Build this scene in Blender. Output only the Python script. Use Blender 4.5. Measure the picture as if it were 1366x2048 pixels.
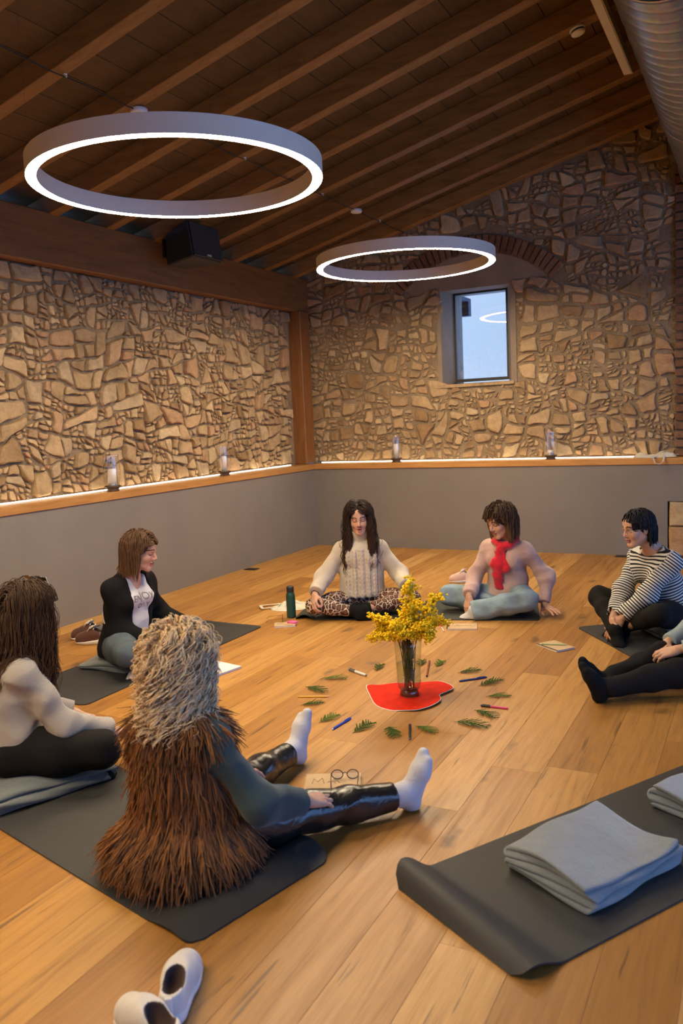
import bpy, bmesh, math, random
import numpy as np
from mathutils import Vector, Matrix, Euler

for _o in list(bpy.data.objects):
    bpy.data.objects.remove(_o)
scene = bpy.context.scene
COL = scene.collection
PI = math.pi

# ------------------------------------------------------------------ camera
CAMR = [[0.889774, -0.011037, 0.456268], [0.45424, 0.118613, -0.882948], [-0.044374, 0.992879, 0.110552]]
CAMC = [4.84994, -8.72517, 1.5]
cam_data = bpy.data.cameras.new('camera')
cam_data.sensor_fit = 'VERTICAL'
cam_data.sensor_height = 36.0
cam_data.sensor_width = 24.0
cam_data.lens = 1660.0 / 2048.0 * 36.0
cam_data.clip_start = 0.05
cam_data.dof.use_dof = True
cam_data.dof.focus_distance = 5.2
cam_data.dof.aperture_fstop = 3.2
cam = bpy.data.objects.new('camera', cam_data)
COL.objects.link(cam)
_m = Matrix([list(CAMR[i]) + [CAMC[i]] for i in range(3)] + [[0, 0, 0, 1]])
cam.matrix_world = _m
scene.camera = cam

# ------------------------------------------------------------------ world: blue dusk sky
world = bpy.data.worlds.new('dusk_sky')
scene.world = world
world.use_nodes = True
_bg = world.node_tree.nodes['Background']
_bg.inputs[0].default_value = (0.22, 0.44, 1.0, 1)
_bg.inputs[1].default_value = 4.0

# daylight enters through the glazed openings of the right-hand wall (portals sit in those openings)
RIGHT_X = 7.6
REAR_Y = -11.0
OPENINGS = [(-10.4, -7.5), (-7.2, -4.3), (-4.0, -1.1)]      # y ranges, z 0.05..2.75
for (y0, y1) in OPENINGS:
    ld = bpy.data.lights.new('window_portal', 'AREA')
    ld.shape = 'RECTANGLE'
    ld.size = y1 - y0
    ld.size_y = 2.7
    ld.cycles.is_portal = True
    lo = bpy.data.objects.new('window_portal', ld)
    COL.objects.link(lo)
    lo.location = (RIGHT_X + 0.12, (y0 + y1) / 2, 1.4)
    lo.matrix_world = Matrix.Translation(lo.location) @ Matrix(((0, 0, 1), (1, 0, 0), (0, 1, 0))).to_4x4()

RING_COL = (1.0, 0.80, 0.55)
RING_STRENGTH = 130.0
LED_COL = (1.0, 0.82, 0.58)
LED_STRENGTH = 7.5

vs = scene.view_settings
vs.view_transform = 'Standard'
vs.look = 'None'
vs.gamma = 1.0
vs.exposure = 0.25
vs.use_curve_mapping = False

scene.cycles.max_bounces = 6
scene.cycles.diffuse_bounces = 3
scene.cycles.adaptive_threshold = 0.03
scene.cycles.glossy_bounces = 3
scene.cycles.transmission_bounces = 6
scene.cycles.transparent_max_bounces = 10
scene.cycles.caustics_reflective = False
scene.cycles.caustics_refractive = False
scene.cycles.sample_clamp_indirect = 6.0

# ------------------------------------------------------------------ helpers
def tag(o, label=None, cat=None, group=None, kind=None):
    if label: o['label'] = label
    if cat: o['category'] = cat
    if group: o['group'] = group
    if kind: o['kind'] = kind
    return o

def empty(name, loc=(0, 0, 0), rz=0.0, label=None, cat=None, group=None, kind=None):
    o = bpy.data.objects.new(name, None)
    o.empty_display_size = 0.1
    COL.objects.link(o)
    o.location = loc
    o.rotation_euler = (0, 0, rz)
    return tag(o, label, cat, group, kind)

def mesh_np(name, verts, faces, smooth=True):
    verts = np.asarray(verts, np.float32)
    faces = np.asarray(faces, np.int32)
    me = bpy.data.meshes.new(name)
    n, k = faces.shape
    me.vertices.add(len(verts)); me.loops.add(n * k); me.polygons.add(n)
    me.vertices.foreach_set('co', verts.ravel())
    me.polygons.foreach_set('loop_start', np.arange(0, n * k, k, dtype=np.int32))
    me.loops.foreach_set('vertex_index', faces.ravel())
    me.update(calc_edges=True)
    me.polygons.foreach_set('use_smooth', np.full(n, smooth, dtype=bool))
    me.validate()
    return me

def set_color(me, cols, name='Col'):
    a = me.color_attributes.new(name, 'FLOAT_COLOR', 'POINT')
    c = np.ones((len(cols), 4), np.float32); c[:, :3] = cols
    a.data.foreach_set('color', c.ravel())

def set_float(me, vals, name):
    a = me.attributes.new(name, 'FLOAT', 'POINT')
    a.data.foreach_set('value', np.asarray(vals, np.float32))

def obj(name, me, mat=None, parent=None, loc=None, rot=None):
    o = bpy.data.objects.new(name, me)
    COL.objects.link(o)
    if mat is not None and len(me.materials) == 0:
        me.materials.append(mat)
    if parent is not None: o.parent = parent
    if loc is not None: o.location = loc
    if rot is not None: o.rotation_euler = rot
    return o

class MB:
    """collects simple shapes into one mesh"""
    def __init__(s): s.v = []; s.f = []; s.mi = []
    def add(s, v, f, mi=0):
        b = len(s.v); s.v += [tuple(p) for p in v]; s.f += [tuple(i + b for i in q) for q in f]; s.mi += [mi] * len(f); return s
    def box(s, x0, x1, y0, y1, z0, z1, mi=0):
        v = [(x0,y0,z0),(x1,y0,z0),(x1,y1,z0),(x0,y1,z0),(x0,y0,z1),(x1,y0,z1),(x1,y1,z1),(x0,y1,z1)]
        f = [(0,3,2,1),(4,5,6,7),(0,1,5,4),(1,2,6,5),(2,3,7,6),(3,0,4,7)]
        return s.add(v, f, mi)
    def lathe(s, prof, n=24, c=(0,0,0), mi=0, closed=False):
        v = []; f = []
        for (r, z) in prof:
            for i in range(n):
                a = 2*PI*i/n; v.append((c[0]+r*math.cos(a), c[1]+r*math.sin(a), c[2]+z))
        m = len(prof)
        for j in range(m if closed else m-1):
            for i in range(n):
                a = j*n+i; b = j*n+(i+1)%n; j2 = (j+1) % m
                f.append((a, b, j2*n+(i+1)%n, j2*n+i))
        if not closed:
            if prof[0][0] > 1e-5: f.append(tuple(range(n-1,-1,-1)))
            if prof[-1][0] > 1e-5: f.append(tuple((m-1)*n+i for i in range(n)))
        return s.add(v, f, mi)
    def tube(s, pts, r, n=6, mi=0, caps=True):
        pts = [Vector(p) for p in pts]
        rs = r if hasattr(r, '__len__') else [r]*len(pts)
        v = []; f = []
        up = Vector((0,0,1)); prev = None
        for k, p in enumerate(pts):
            t = (pts[min(k+1,len(pts)-1)] - pts[max(k-1,0)])
            if t.length < 1e-9: t = Vector((0,0,1))
            t.normalize()
            if prev is None:
                a = t.cross(up)
                if a.length < 1e-3: a = t.cross(Vector((1,0,0)))
            else:
                a = prev - t*prev.dot(t)
                if a.length < 1e-6: a = t.cross(up)
            a.normalize(); b = t.cross(a); prev = a
            for i in range(n):
                q = 2*PI*i/n; v.append(p + (a*math.cos(q)+b*math.sin(q))*rs[k])
        for k in range(len(pts)-1):
            for i in range(n):
                f.append((k*n+i, k*n+(i+1)%n, (k+1)*n+(i+1)%n, (k+1)*n+i))
        if caps:
            f.append(tuple(range(n-1,-1,-1))); f.append(tuple((len(pts)-1)*n+i for i in range(n)))
        return s.add(v, f, mi)
    def mesh(s, name, mats=None, smooth=False, bevel=0.0, seg=1):
        me = bpy.data.meshes.new(name)
        me.from_pydata([tuple(p) for p in s.v], [], s.f)
        if bevel > 0:
            bm = bmesh.new(); bm.from_mesh(me)
            bmesh.ops.bevel(bm, geom=list(bm.edges), offset=bevel, segments=seg, affect='EDGES', profile=0.6)
            bm.to_mesh(me); bm.free()
        else:
            me.polygons.foreach_set('material_index', np.array(s.mi, np.int32))
        me.polygons.foreach_set('use_smooth', np.full(len(me.polygons), smooth, dtype=bool))
        if mats:
            for m in (mats if isinstance(mats, (list, tuple)) else [mats]): me.materials.append(m)
        me.update()
        return me
    def build(s, name, mats=None, parent=None, smooth=False, bevel=0.0, loc=None, rot=None, seg=1):
        return obj(name, s.mesh(name, mats, smooth, bevel, seg), None, parent, loc, rot)

def shade_auto(o, ang=40):
    me = o.data
    me.polygons.foreach_set('use_smooth', np.full(len(me.polygons), True, dtype=bool))
    try: me.set_sharp_from_angle(angle=math.radians(ang))
    except Exception: pass

# ------------------------------------------------------------------ materials
class NT:
    def __init__(s, name):
        s.m = bpy.data.materials.new(name); s.m.use_nodes = True
        s.t = s.m.node_tree; s.n = s.t.nodes; s.l = s.t.links
        s.b = s.n['Principled BSDF']
        s.out = s.n['Material Output']
    def node(s, typ, **kw):
        n = s.n.new(typ)
        for k, v in kw.items():
            if k.startswith('i_'): 
                key = k[2:]
                key = int(key) if key.isdigit() else key.replace('_', ' ')
                n.inputs[key].default_value = v
            else: setattr(n, k, v)
        return n
    def link(s, a, b): s.l.new(a, b)
    def coords(s, kind='Object', scale=(1,1,1), loc=(0,0,0), rot=(0,0,0), rand=False):
        tc = s.node('ShaderNodeTexCoord')
        mp = s.node('ShaderNodeMapping')
        mp.inputs['Scale'].default_value = scale; mp.inputs['Location'].default_value = loc; mp.inputs['Rotation'].default_value = rot
        if rand:
            oi = s.node('ShaderNodeObjectInfo')
            mul = s.node('ShaderNodeVectorMath', operation='SCALE'); mul.inputs[0].default_value = (37.0, 91.0, 53.0)
            s.link(oi.outputs['Random'], mul.inputs['Scale'])
            ad = s.node('ShaderNodeVectorMath', operation='ADD')
            s.link(tc.outputs[kind], ad.inputs[0]); s.link(mul.outputs[0], ad.inputs[1])
            s.link(ad.outputs[0], mp.inputs['Vector'])
        else:
            s.link(tc.outputs[kind], mp.inputs['Vector'])
        return mp.outputs[0]
    def noise(s, vec, scale=5, detail=4, rough=.55, dist=0.0):
        n = s.node('ShaderNodeTexNoise'); n.inputs['Scale'].default_value = scale; n.inputs['Detail'].default_value = detail
        n.inputs['Roughness'].default_value = rough; n.inputs['Distortion'].default_value = dist
        if vec is not None: s.link(vec, n.inputs['Vector'])
        return n.outputs['Fac']
    def ramp(s, fac, stops, interp='LINEAR'):
        r = s.node('ShaderNodeValToRGB'); r.color_ramp.interpolation = interp
        e = r.color_ramp.elements
        while len(e) < len(stops): e.new(0.5)
        for k, (p, c) in enumerate(stops):
            e[k].position = p; e[k].color = (c[0], c[1], c[2], 1) if hasattr(c, '__len__') else (c, c, c, 1)
        s.link(fac, r.inputs[0]); return r.outputs[0]
    def mix(s, fac, a, b, mode='MIX'):
        m = s.node('ShaderNodeMix', data_type='RGBA', blend_type=mode)
        for sock, v in ((m.inputs[0], fac), (m.inputs[6], a), (m.inputs[7], b)):
            if hasattr(v, 'is_linked') or hasattr(v, 'links'): s.link(v, sock)
            elif hasattr(v, '__len__'): sock.default_value = (v[0], v[1], v[2], 1)
            else: sock.default_value = v
        return m.outputs[2]
    def math(s, op, a, b=None, c=None):
        m = s.node('ShaderNodeMath', operation=op)
        for k, v in enumerate((a, b, c)):
            if v is None: continue
            if hasattr(v, 'links'): s.link(v, m.inputs[k])
            else: m.inputs[k].default_value = v
        return m.outputs[0]
    def bump(s, h, strength=.3, dist=.01):
        b = s.node('ShaderNodeBump'); b.inputs['Strength'].default_value = strength; b.inputs['Distance'].default_value = dist
        s.link(h, b.inputs['Height']); s.link(b.outputs[0], s.b.inputs['Normal'])
        return b
    def base(s, c):
        if hasattr(c, 'links'): s.link(c, s.b.inputs['Base Color'])
        else: s.b.inputs['Base Color'].default_value = (c[0], c[1], c[2], 1)
    def set(s, rough=.5, metal=0.0, spec=.5, **kw):
        s.b.inputs['Roughness'].default_value = rough; s.b.inputs['Metallic'].default_value = metal
        s.b.inputs['Specular IOR Level'].default_value = spec
        for k, v in kw.items(): s.b.inputs[k.replace('_', ' ')].default_value = v
        return s

def srgb(r, g, b):
    f = lambda c: (c/255.0/12.92) if c/255.0 <= .04045 else ((c/255.0+.055)/1.055)**2.4
    return (f(r), f(g), f(b))

def m_plain(name, col, rough=.5, metal=0.0, var=.12, scale=8, bump=0.0, bscale=60, spec=.5, sheen=0.0):
    t = NT(name)
    v = t.coords()
    n = t.noise(v, scale, 5)
    t.base(t.ramp(n, [(.25, [c*(1-var) for c in col]), (.75, [min(1, c*(1+var)) for c in col])]))
    t.set(rough, metal, spec)
    if sheen: t.b.inputs['Sheen Weight'].default_value = sheen
    if bump: t.bump(t.noise(v, bscale, 4), bump, .004)
    return t.m

def m_fabric(name, col, var=.15, weave=260, bump=.35, sheen=.25, rough=.9, fold=7):
    t = NT(name)
    v = t.coords()
    n = t.noise(v, fold, 4)
    t.base(t.ramp(n, [(.25, [c*(1-var) for c in col]), (.75, [min(1, c*(1+var)) for c in col])]))
    t.set(rough, 0, .2)
    t.b.inputs['Sheen Weight'].default_value = sheen
    w = t.noise(v, weave, 2)
    big = t.noise(v, 14, 3)
    h = t.math('ADD', t.math('MULTIPLY', w, .4), t.math('MULTIPLY', big, 2.2))
    t.bump(h, bump, .006)
    return t.m

def m_emit(name, col, strength):
    t = NT(name)
    e = t.node('ShaderNodeEmission'); e.inputs[0].default_value = (*col, 1); e.inputs[1].default_value = strength
    t.link(e.outputs[0], t.out.inputs[0]); return t.m

def m_glass(name, tint=(1,1,1), refl=1.0, rough=0.0):
    """thin clear pane: see-through with a mirror reflection that follows the Fresnel law"""
    t = NT(name)
    tr = t.node('ShaderNodeBsdfTransparent'); tr.inputs[0].default_value = (*tint, 1)
    gl = t.node('ShaderNodeBsdfGlossy'); gl.inputs['Roughness'].default_value = rough
    lw = t.node('ShaderNodeLayerWeight'); lw.inputs[0].default_value = .5
    fres = t.math('ADD', t.math('MULTIPLY', t.math('POWER', lw.outputs['Facing'], 5.0), .75), .045*refl)
    mx = t.node('ShaderNodeMixShader')
    t.link(fres, mx.inputs[0])
    t.link(tr.outputs[0], mx.inputs[1]); t.link(gl.outputs[0], mx.inputs[2]); t.link(mx.outputs[0], t.out.inputs[0])
    return t.m

def m_floor():
    t = NT('oak_floor')
    v = t.coords('Object', (1, 1, 1), rand=True)
    vs_ = t.coords('Object', (9, 0.55, 4), rand=True)
    grain = t.noise(vs_, 3.2, 8, .62, .7)
    fine = t.noise(t.coords('Object', (70, 1.6, 20), rand=True), 4, 4, .6)
    oi = t.node('ShaderNodeObjectInfo')
    tone = t.ramp(oi.outputs['Random'], [(0, (.33, .148, .028)), (.3, (.40, .186, .038)), (.6, (.46, .222, .048)), (.85, (.52, .27, .07)), (1, (.60, .34, .11))])
    g = t.ramp(grain, [(.27, (.42, .36, .31)), (.42, (.86, .82, .78)), (.56, (1, 1, 1)), (.78, (1.12, 1.1, 1.05))])
    c = t.mix(.85, tone, g, 'MULTIPLY')
    c = t.mix(t.math('MULTIPLY', t.ramp(fine, [(.35, 1), (.6, 0)]), .22), c, (.13, .06, .02))
    # knots and dark cracks
    vo = t.node('ShaderNodeTexVoronoi'); vo.inputs['Scale'].default_value = 2.3
    dv = t.node('ShaderNodeVectorMath', operation='ADD')
    nz = t.node('ShaderNodeTexNoise'); nz.inputs['Scale'].default_value = 9
    t.link(v, nz.inputs['Vector'])
    sc = t.node('ShaderNodeVectorMath', operation='SCALE'); sc.inputs['Scale'].default_value = .16
    t.link(nz.outputs['Color'], sc.inputs[0])
    kv = t.coords('Object', (1.6, .62, 1), rand=True)
    t.link(kv, dv.inputs[0]); t.link(sc.outputs[0], dv.inputs[1]); t.link(dv.outputs[0], vo.inputs['Vector'])
    knot = t.ramp(vo.outputs['Distance'], [(.03, 1), (.085, .55), (.15, .0)])
    c = t.mix(t.math('MULTIPLY', knot, .72), c, (.07, .033, .013))
    cr = t.noise(t.coords('Object', (26, 1.3, 4), rand=True), 1.5, 3, .5, .4)
    crack = t.ramp(cr, [(.665, 0), (.70, 1)])
    c = t.mix(t.math('MULTIPLY', crack, .6), c, (.05, .024, .01))
    t.base(c)
    t.set(.36, 0, .5)
    t.link(t.ramp(grain, [(.3, .48), (.7, .32)]), t.b.inputs['Roughness'])
    t.bump(t.math('ADD', t.math('MULTIPLY', grain, .7), t.math('MULTIPLY', fine, .3)), .12, .003)
    return t.m

def m_wood(name, cols, scale=(1,1,1), rough=.5, freq=3.0, bump=.15):
    t = NT(name)
    v = t.coords('Object', scale, rand=True)
    g = t.noise(v, freq, 7, .6, .6)
    oi = t.node('ShaderNodeObjectInfo')
    c = t.ramp(g, [(.25, cols[0]), (.5, cols[1]), (.75, cols[2])])
    c = t.mix(.35, c, t.ramp(oi.outputs['Random'], [(0, (.6,.6,.6)), (1, (1.3,1.3,1.3))]), 'MULTIPLY')
    t.base(c); t.set(rough, 0, .35); t.bump(g, bump, .004)
    return t.m

def m_stone():
    t = NT('rubble_stone')
    v = t.coords('Object', rand=True)
    oi = t.node('ShaderNodeObjectInfo'); ge = t.node('ShaderNodeNewGeometry')
    rnd = t.math('FRACT', t.math('ADD', oi.outputs['Random'], t.math('MULTIPLY', ge.outputs['Random Per Island'], 7.31)))
    tone = t.ramp(rnd, [(0, (.30, .20, .12)), (.16, (.40, .29, .185)), (.34, (.46, .345, .225)), (.5, (.36, .26, .17)), (.64, (.50, .38, .25)), (.78, (.43, .27, .175)), (.9, (.55, .44, .30)), (1, (.40, .315, .235))])
    n1 = t.noise(v, 9, 8, .65); n2 = t.noise(v, 45, 5, .6)
    c = t.mix(.8, tone, t.ramp(n1, [(.25, (.55, .5, .45)), (.5, (1, 1, 1)), (.75, (1.3, 1.27, 1.2))]), 'MULTIPLY')
    c = t.mix(.3, c, t.ramp(n2, [(.3, (.6, .55, .5)), (.7, (1.2, 1.2, 1.2))]), 'MULTIPLY')
    c = t.mix(1.0, c, (1.0, .93, .76), 'MULTIPLY')
    t.base(c); t.set(.92, 0, .2)
    t.bump(t.math('ADD', n1, t.math('MULTIPLY', n2, .45)), .55, .014)
    return t.m

def m_mortar():
    t = NT('lime_mortar')
    v = t.coords()
    n1 = t.noise(v, 5, 6); n2 = t.noise(v, 55, 5, .65)
    c = t.ramp(n1, [(.3, (.24, .17, .10)), (.7, (.36, .265, .165))])
    c = t.mix(.5, c, t.ramp(n2, [(.3, (.6, .6, .6)), (.7, (1.2, 1.2, 1.2))]), 'MULTIPLY')
    t.base(c); t.set(.95, 0, .1)
    t.bump(t.math('ADD', t.math('MULTIPLY', n1, 1.0), t.math('MULTIPLY', n2, .6)), .9, .02)
    return t.m

def m_brick():
    t = NT('old_brick')
    v = t.coords('Object', rand=True)
    oi = t.node('ShaderNodeObjectInfo')
    tone = t.ramp(oi.outputs['Random'], [(0, (.16, .082, .045)), (.5, (.21, .11, .065)), (1, (.26, .145, .085))])
    n = t.noise(v, 22, 6)
    t.base(t.mix(.8, tone, t.ramp(n, [(.3, (.6, .6, .6)), (.7, (1.25, 1.2, 1.1))]), 'MULTIPLY'))
    t.set(.9, 0, .2); t.bump(n, .6, .01)
    return t.m

def m_grey_wall():
    t = NT('grey_microcement')
    v = t.coords()
    n1 = t.noise(v, 1.6, 6, .6); n2 = t.noise(v, 130, 3); n3 = t.noise(v, 14, 4)
    c = t.ramp(n1, [(.3, (.195, .170, .146)), (.7, (.225, .197, .170))])
    c = t.mix(.18, c, t.ramp(n2, [(.3, (.6, .6, .6)), (.7, (1.3, 1.3, 1.3))]), 'MULTIPLY')
    pit = t.ramp(n3, [(.76, 0), (.79, 1)])
    c = t.mix(t.math('MULTIPLY', pit, .5), c, (.07, .065, .06))
    t.base(c); t.set(.8, 0, .3); t.bump(n2, .12, .002)
    return t.m

M = {}
M['floor'] = m_floor()
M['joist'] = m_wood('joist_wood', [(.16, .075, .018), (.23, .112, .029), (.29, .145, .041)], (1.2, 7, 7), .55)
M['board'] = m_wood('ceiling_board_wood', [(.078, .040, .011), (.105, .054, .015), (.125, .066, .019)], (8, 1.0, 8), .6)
M['beam'] = m_wood('beam_wood', [(.14, .062, .02), (.2, .09, .03), (.25, .115, .04)], (7, .8, 7), .5)
M['post'] = m_wood('post_wood', [(.17, .065, .02), (.25, .10, .03), (.31, .13, .04)], (7, 7, .8), .5)
M['ledge'] = m_wood('ledge_wood', [(.33, .15, .04), (.46, .22, .065), (.56, .29, .09)], (.8, .8, 8), .42)
M['stone'] = m_stone(); M['mortar'] = m_mortar(); M['brick'] = m_brick(); M['grey'] = m_grey_wall()
M['plaster'] = m_plain('old_plaster', (.27, .205, .14), .9, var=.2, scale=4, bump=.4, bscale=40)
M['whitewall'] = m_plain('plain_plaster', (.42, .36, .29), .9, var=.06)
M['black'] = m_plain('black_plastic', (.016, .016, .016), .5)
M['frame'] = m_plain('dark_window_frame', (.02, .018, .016), .45)
M['pane'] = m_glass('window_glass', refl=3.2)
M['ring_body'] = m_plain('ring_grey_paint', (.76, .66, .54), .55, var=.03)
M['ring_light'] = m_emit('ring_light', RING_COL, RING_STRENGTH)
M['led'] = m_emit('led_strip_light', LED_COL, LED_STRENGTH)
M['white'] = m_plain('white_plastic', (.75, .72, .66), .4, var=.03)
M['cream'] = m_plain('cream_metal', (.62, .52, .38), .5, var=.04)
def m_duct():
    t = NT('galvanised_duct')
    v = t.coords()
    vo = t.node('ShaderNodeTexVoronoi'); vo.inputs['Scale'].default_value = 30; t.link(v, vo.inputs['Vector'])
    n = t.noise(v, 3, 4)
    c = t.mix(.25, (.56, .55, .53), vo.outputs['Color'], 'MULTIPLY')
    t.base(t.mix(.4, c, t.ramp(n, [(.3, (.7, .7, .7)), (.7, (1.1, 1.1, 1.1))]), 'MULTIPLY'))
    t.set(.34, .9, .5); return t.m
M['duct'] = m_duct()

# ------------------------------------------------------------------ the room
SLOPE = .25
def zc(x): return 3.2 + SLOPE * x          # underside of the joists
JD = .15                                     # joist depth
rng = random.Random(7)

# floor: oak planks along y
fl = MB().box(-.6, RIGHT_X + .4, REAR_Y - .3, .6, -.12, -.021).build('floor', M['black'])
tag(fl, 'oak plank floor of the room with knots and dark cracks', 'floor', kind='structure')
PW = .2135
plank_mesh = {}
for L in (1.3, 1.75, 2.2, 2.6):
    plank_mesh[L] = MB().box(-PW/2 + .0003, PW/2 - .0003, -L/2 + .0003, L/2 - .0003, -.02, 0).mesh('plank', M['floor'], False, .0007)
row = 0
x = 3.815 - 18 * PW + PW/2
nplank = 0
while x < RIGHT_X + .1:
    y = .35 - rng.random() * 1.6
    ys = .35
    y = .35 + rng.random() * 1.8
    while y > REAR_Y:
        L = rng.choice((1.3, 1.75, 2.2, 2.6, 2.2))
        o = obj('plank', plank_mesh[L], None, fl, (x, y - L/2, 0))
        if rng.random() < .5: o.rotation_euler = (0, 0, PI)
        y -= L; nplank += 1
    x += PW

# ceiling: boards above, joists below, both following the slope
ce_me = MB(); X0, X1 = -.55, RIGHT_X + .3
def slab(x0, x1, y0, y1, za, zb):
    v = [(x0,y0,zc(x0)+za),(x1,y0,zc(x1)+za),(x1,y1,zc(x1)+za),(x0,y1,zc(x0)+za),(x0,y0,zc(x0)+zb),(x1,y0,zc(x1)+zb),(x1,y1,zc(x1)+zb),(x0,y1,zc(x0)+zb)]
    return v, [(0,3,2,1),(4,5,6,7),(0,1,5,4),(1,2,6,5),(2,3,7,6),(3,0,4,7)]
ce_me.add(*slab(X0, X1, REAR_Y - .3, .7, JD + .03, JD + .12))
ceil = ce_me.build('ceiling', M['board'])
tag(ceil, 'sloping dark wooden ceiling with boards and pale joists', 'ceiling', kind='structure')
bw = .235
bm_ = MB(); v, f = slab(0, bw - .006, -2.0, 2.0, 0, .028); bm_.add([(p[0]-bw/2, p[1], p[2]-3.2) for p in v], f)
bmesh_ = bm_.mesh('ceiling_board', M['board'])
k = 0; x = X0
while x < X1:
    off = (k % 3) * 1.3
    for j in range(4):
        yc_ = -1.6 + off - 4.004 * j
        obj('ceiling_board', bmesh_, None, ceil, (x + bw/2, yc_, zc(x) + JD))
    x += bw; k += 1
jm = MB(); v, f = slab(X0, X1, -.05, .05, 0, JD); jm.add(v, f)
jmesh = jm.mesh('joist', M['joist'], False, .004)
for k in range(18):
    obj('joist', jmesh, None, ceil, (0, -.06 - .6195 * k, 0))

LZ = .985    # ledge top
# wall plate beam on the left wall, corner post
b = MB().box(-.4, -.10, REAR_Y, .3, 2.79, 3.19).build('trim_1', M['beam'], bevel=.01)
tag(b, 'long dark timber wall plate beam on top of the left stone wall', 'beam', kind='structure')
b = MB().box(-.36, -.075, -.04, .18, LZ, 2.795).build('trim_2', M['post'], bevel=.008)
tag(b, 'reddish timber post standing on the ledge in the room corner', 'post', kind='structure')

SX, SY = -.24, .24   # stone faces behind the ledge
# ledges
lg = MB().box(SX - .04, .012, REAR_Y, .012 + .0, .92, LZ)
b = lg.build('trim_3', M['ledge'], bevel=.004)
tag(b, 'orange wooden ledge running along the left stone wall', 'ledge', kind='structure')
b = MB().box(.0125, 4.75, -.012, SY + .04, .92, LZ).build('trim_4', M['ledge'], bevel=.004)
tag(b, 'orange wooden ledge running along the back stone wall', 'ledge', kind='structure')
# LED strips lying in the groove at the back of the ledges
def led(name, x0, x1, y0, y1, label):
    r = empty(name, ((x0+x1)/2, (y0+y1)/2, LZ), label=label, cat='light strip')
    cx, cy = (x0+x1)/2, (y0+y1)/2
    MB().box(x0-cx-.004, x1-cx+.004, y0-cy-.004, y1-cy+.004, 0.0005, .005).build('channel', M['white'], r)
    MB().box(x0-cx, x1-cx, y0-cy, y1-cy, .005, .013).build('diffuser', M['led'], r)
led('led_strip', SX + .070, SX + .082, -9.5, -.28, 'glowing white strip light at the foot of the left stone wall')
led('led_strip', .02, 3.76, SY - .082, SY - .070, 'glowing white strip light at the foot of the back stone wall')

# ---- stone walls
def clip_poly(poly, nx, ny, d):
    out = []
    for i in range(len(poly)):
        a = poly[i]; b = poly[(i+1) % len(poly)]
        da = a[0]*nx + a[1]*ny - d; db = b[0]*nx + b[1]*ny - d
        if da <= 0: out.append(a)
        if da * db < 0:
            t = da / (da - db); out.append((a[0]+(b[0]-a[0])*t, a[1]+(b[1]-a[1])*t))
    return out

def poly_area(q): return abs(sum(q[k][0]*q[(k+1)%len(q)][1]-q[(k+1)%len(q)][0]*q[k][1] for k in range(len(q))))/2
def rubble(u0, u1, v0, v1, seed, holes=(), density=1.0):
    """irregular masonry: the face is split again and again by near-level and near-upright joints, then warped"""
    R = random.Random(seed); leaves = []
    ph = [R.uniform(0, 6.28) for _ in range(8)]
    def warp(p):
        u, v = p
        du = .016*math.sin(u*9.1+v*13.7+ph[0]) + .008*math.sin(u*23-v*17+ph[1]) + .004*math.sin(v*61+u*20+ph[2])
        dv = .016*math.sin(u*11.3-v*7.9+ph[3]) + .008*math.sin(u*19+v*27+ph[4]) + .004*math.sin(u*57-v*30+ph[5])
        return (u+du, min(v1, max(v0, v+dv)))
    stack = [[(u0, v0), (u1, v0), (u1, v1), (u0, v1)]]
    while stack:
        q = stack.pop(); A = poly_area(q)
        if A < .0009: continue
        us = [p[0] for p in q]; vs_ = [p[1] for p in q]; w = max(us)-min(us); h = max(vs_)-min(vs_)
        stop = A < .0032 or (A < .055 and w < 2.3*h and h < 1.6*w and R.random() < (.26 if A > .03 else .40 if A > .012 else .50))
        if stop: leaves.append(q); continue
        ang = R.gauss(0, .20) + (PI/2 if w > h*R.uniform(.95, 1.6) else 0)
        nx, ny = -math.sin(ang), math.cos(ang)
        t = R.uniform(.30, .70) if A < .2 else R.uniform(.42, .58)
        c = (min(us)+w*t, min(vs_)+h*t)
        d = c[0]*nx + c[1]*ny
        a = clip_poly(q, nx, ny, d); b_ = clip_poly(q, -nx, -ny, -d)
        if len(a) < 3 or len(b_) < 3: leaves.append(q); continue
        stack += [a, b_]
    out = []
    for q in leaves:
        r = []
        for k in range(len(q)):
            a, b_ = q[k], q[(k+1) % len(q)]; m = 2 if math.hypot(b_[0]-a[0], b_[1]-a[1]) > .09 else 1
            for j in range(m): r.append(warp((a[0]+(b_[0]-a[0])*j/m, a[1]+(b_[1]-a[1])*j/m)))
        q = []
        for p in r:
            if not q or math.hypot(p[0]-q[-1][0], p[1]-q[-1][1]) > .016: q.append(p)
        if len(q) > 3 and math.hypot(q[0][0]-q[-1][0], q[0][1]-q[-1][1]) < .016: q.pop()
        if len(q) < 3: continue
        cu = sum(p[0] for p in q)/len(q); cv = sum(p[1] for p in q)/len(q); A = poly_area(q)
        us = [p[0] for p in q]; vs_ = [p[1] for p in q]; w = max(us)-min(us); h = max(vs_)-min(vs_)
        if A < .0009 or A < .36*w*h or w > 3*h or h > 2.3*w: continue
        out.append((A, cu, cv, q))
    out.sort(reverse=True)
    return out

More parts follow.
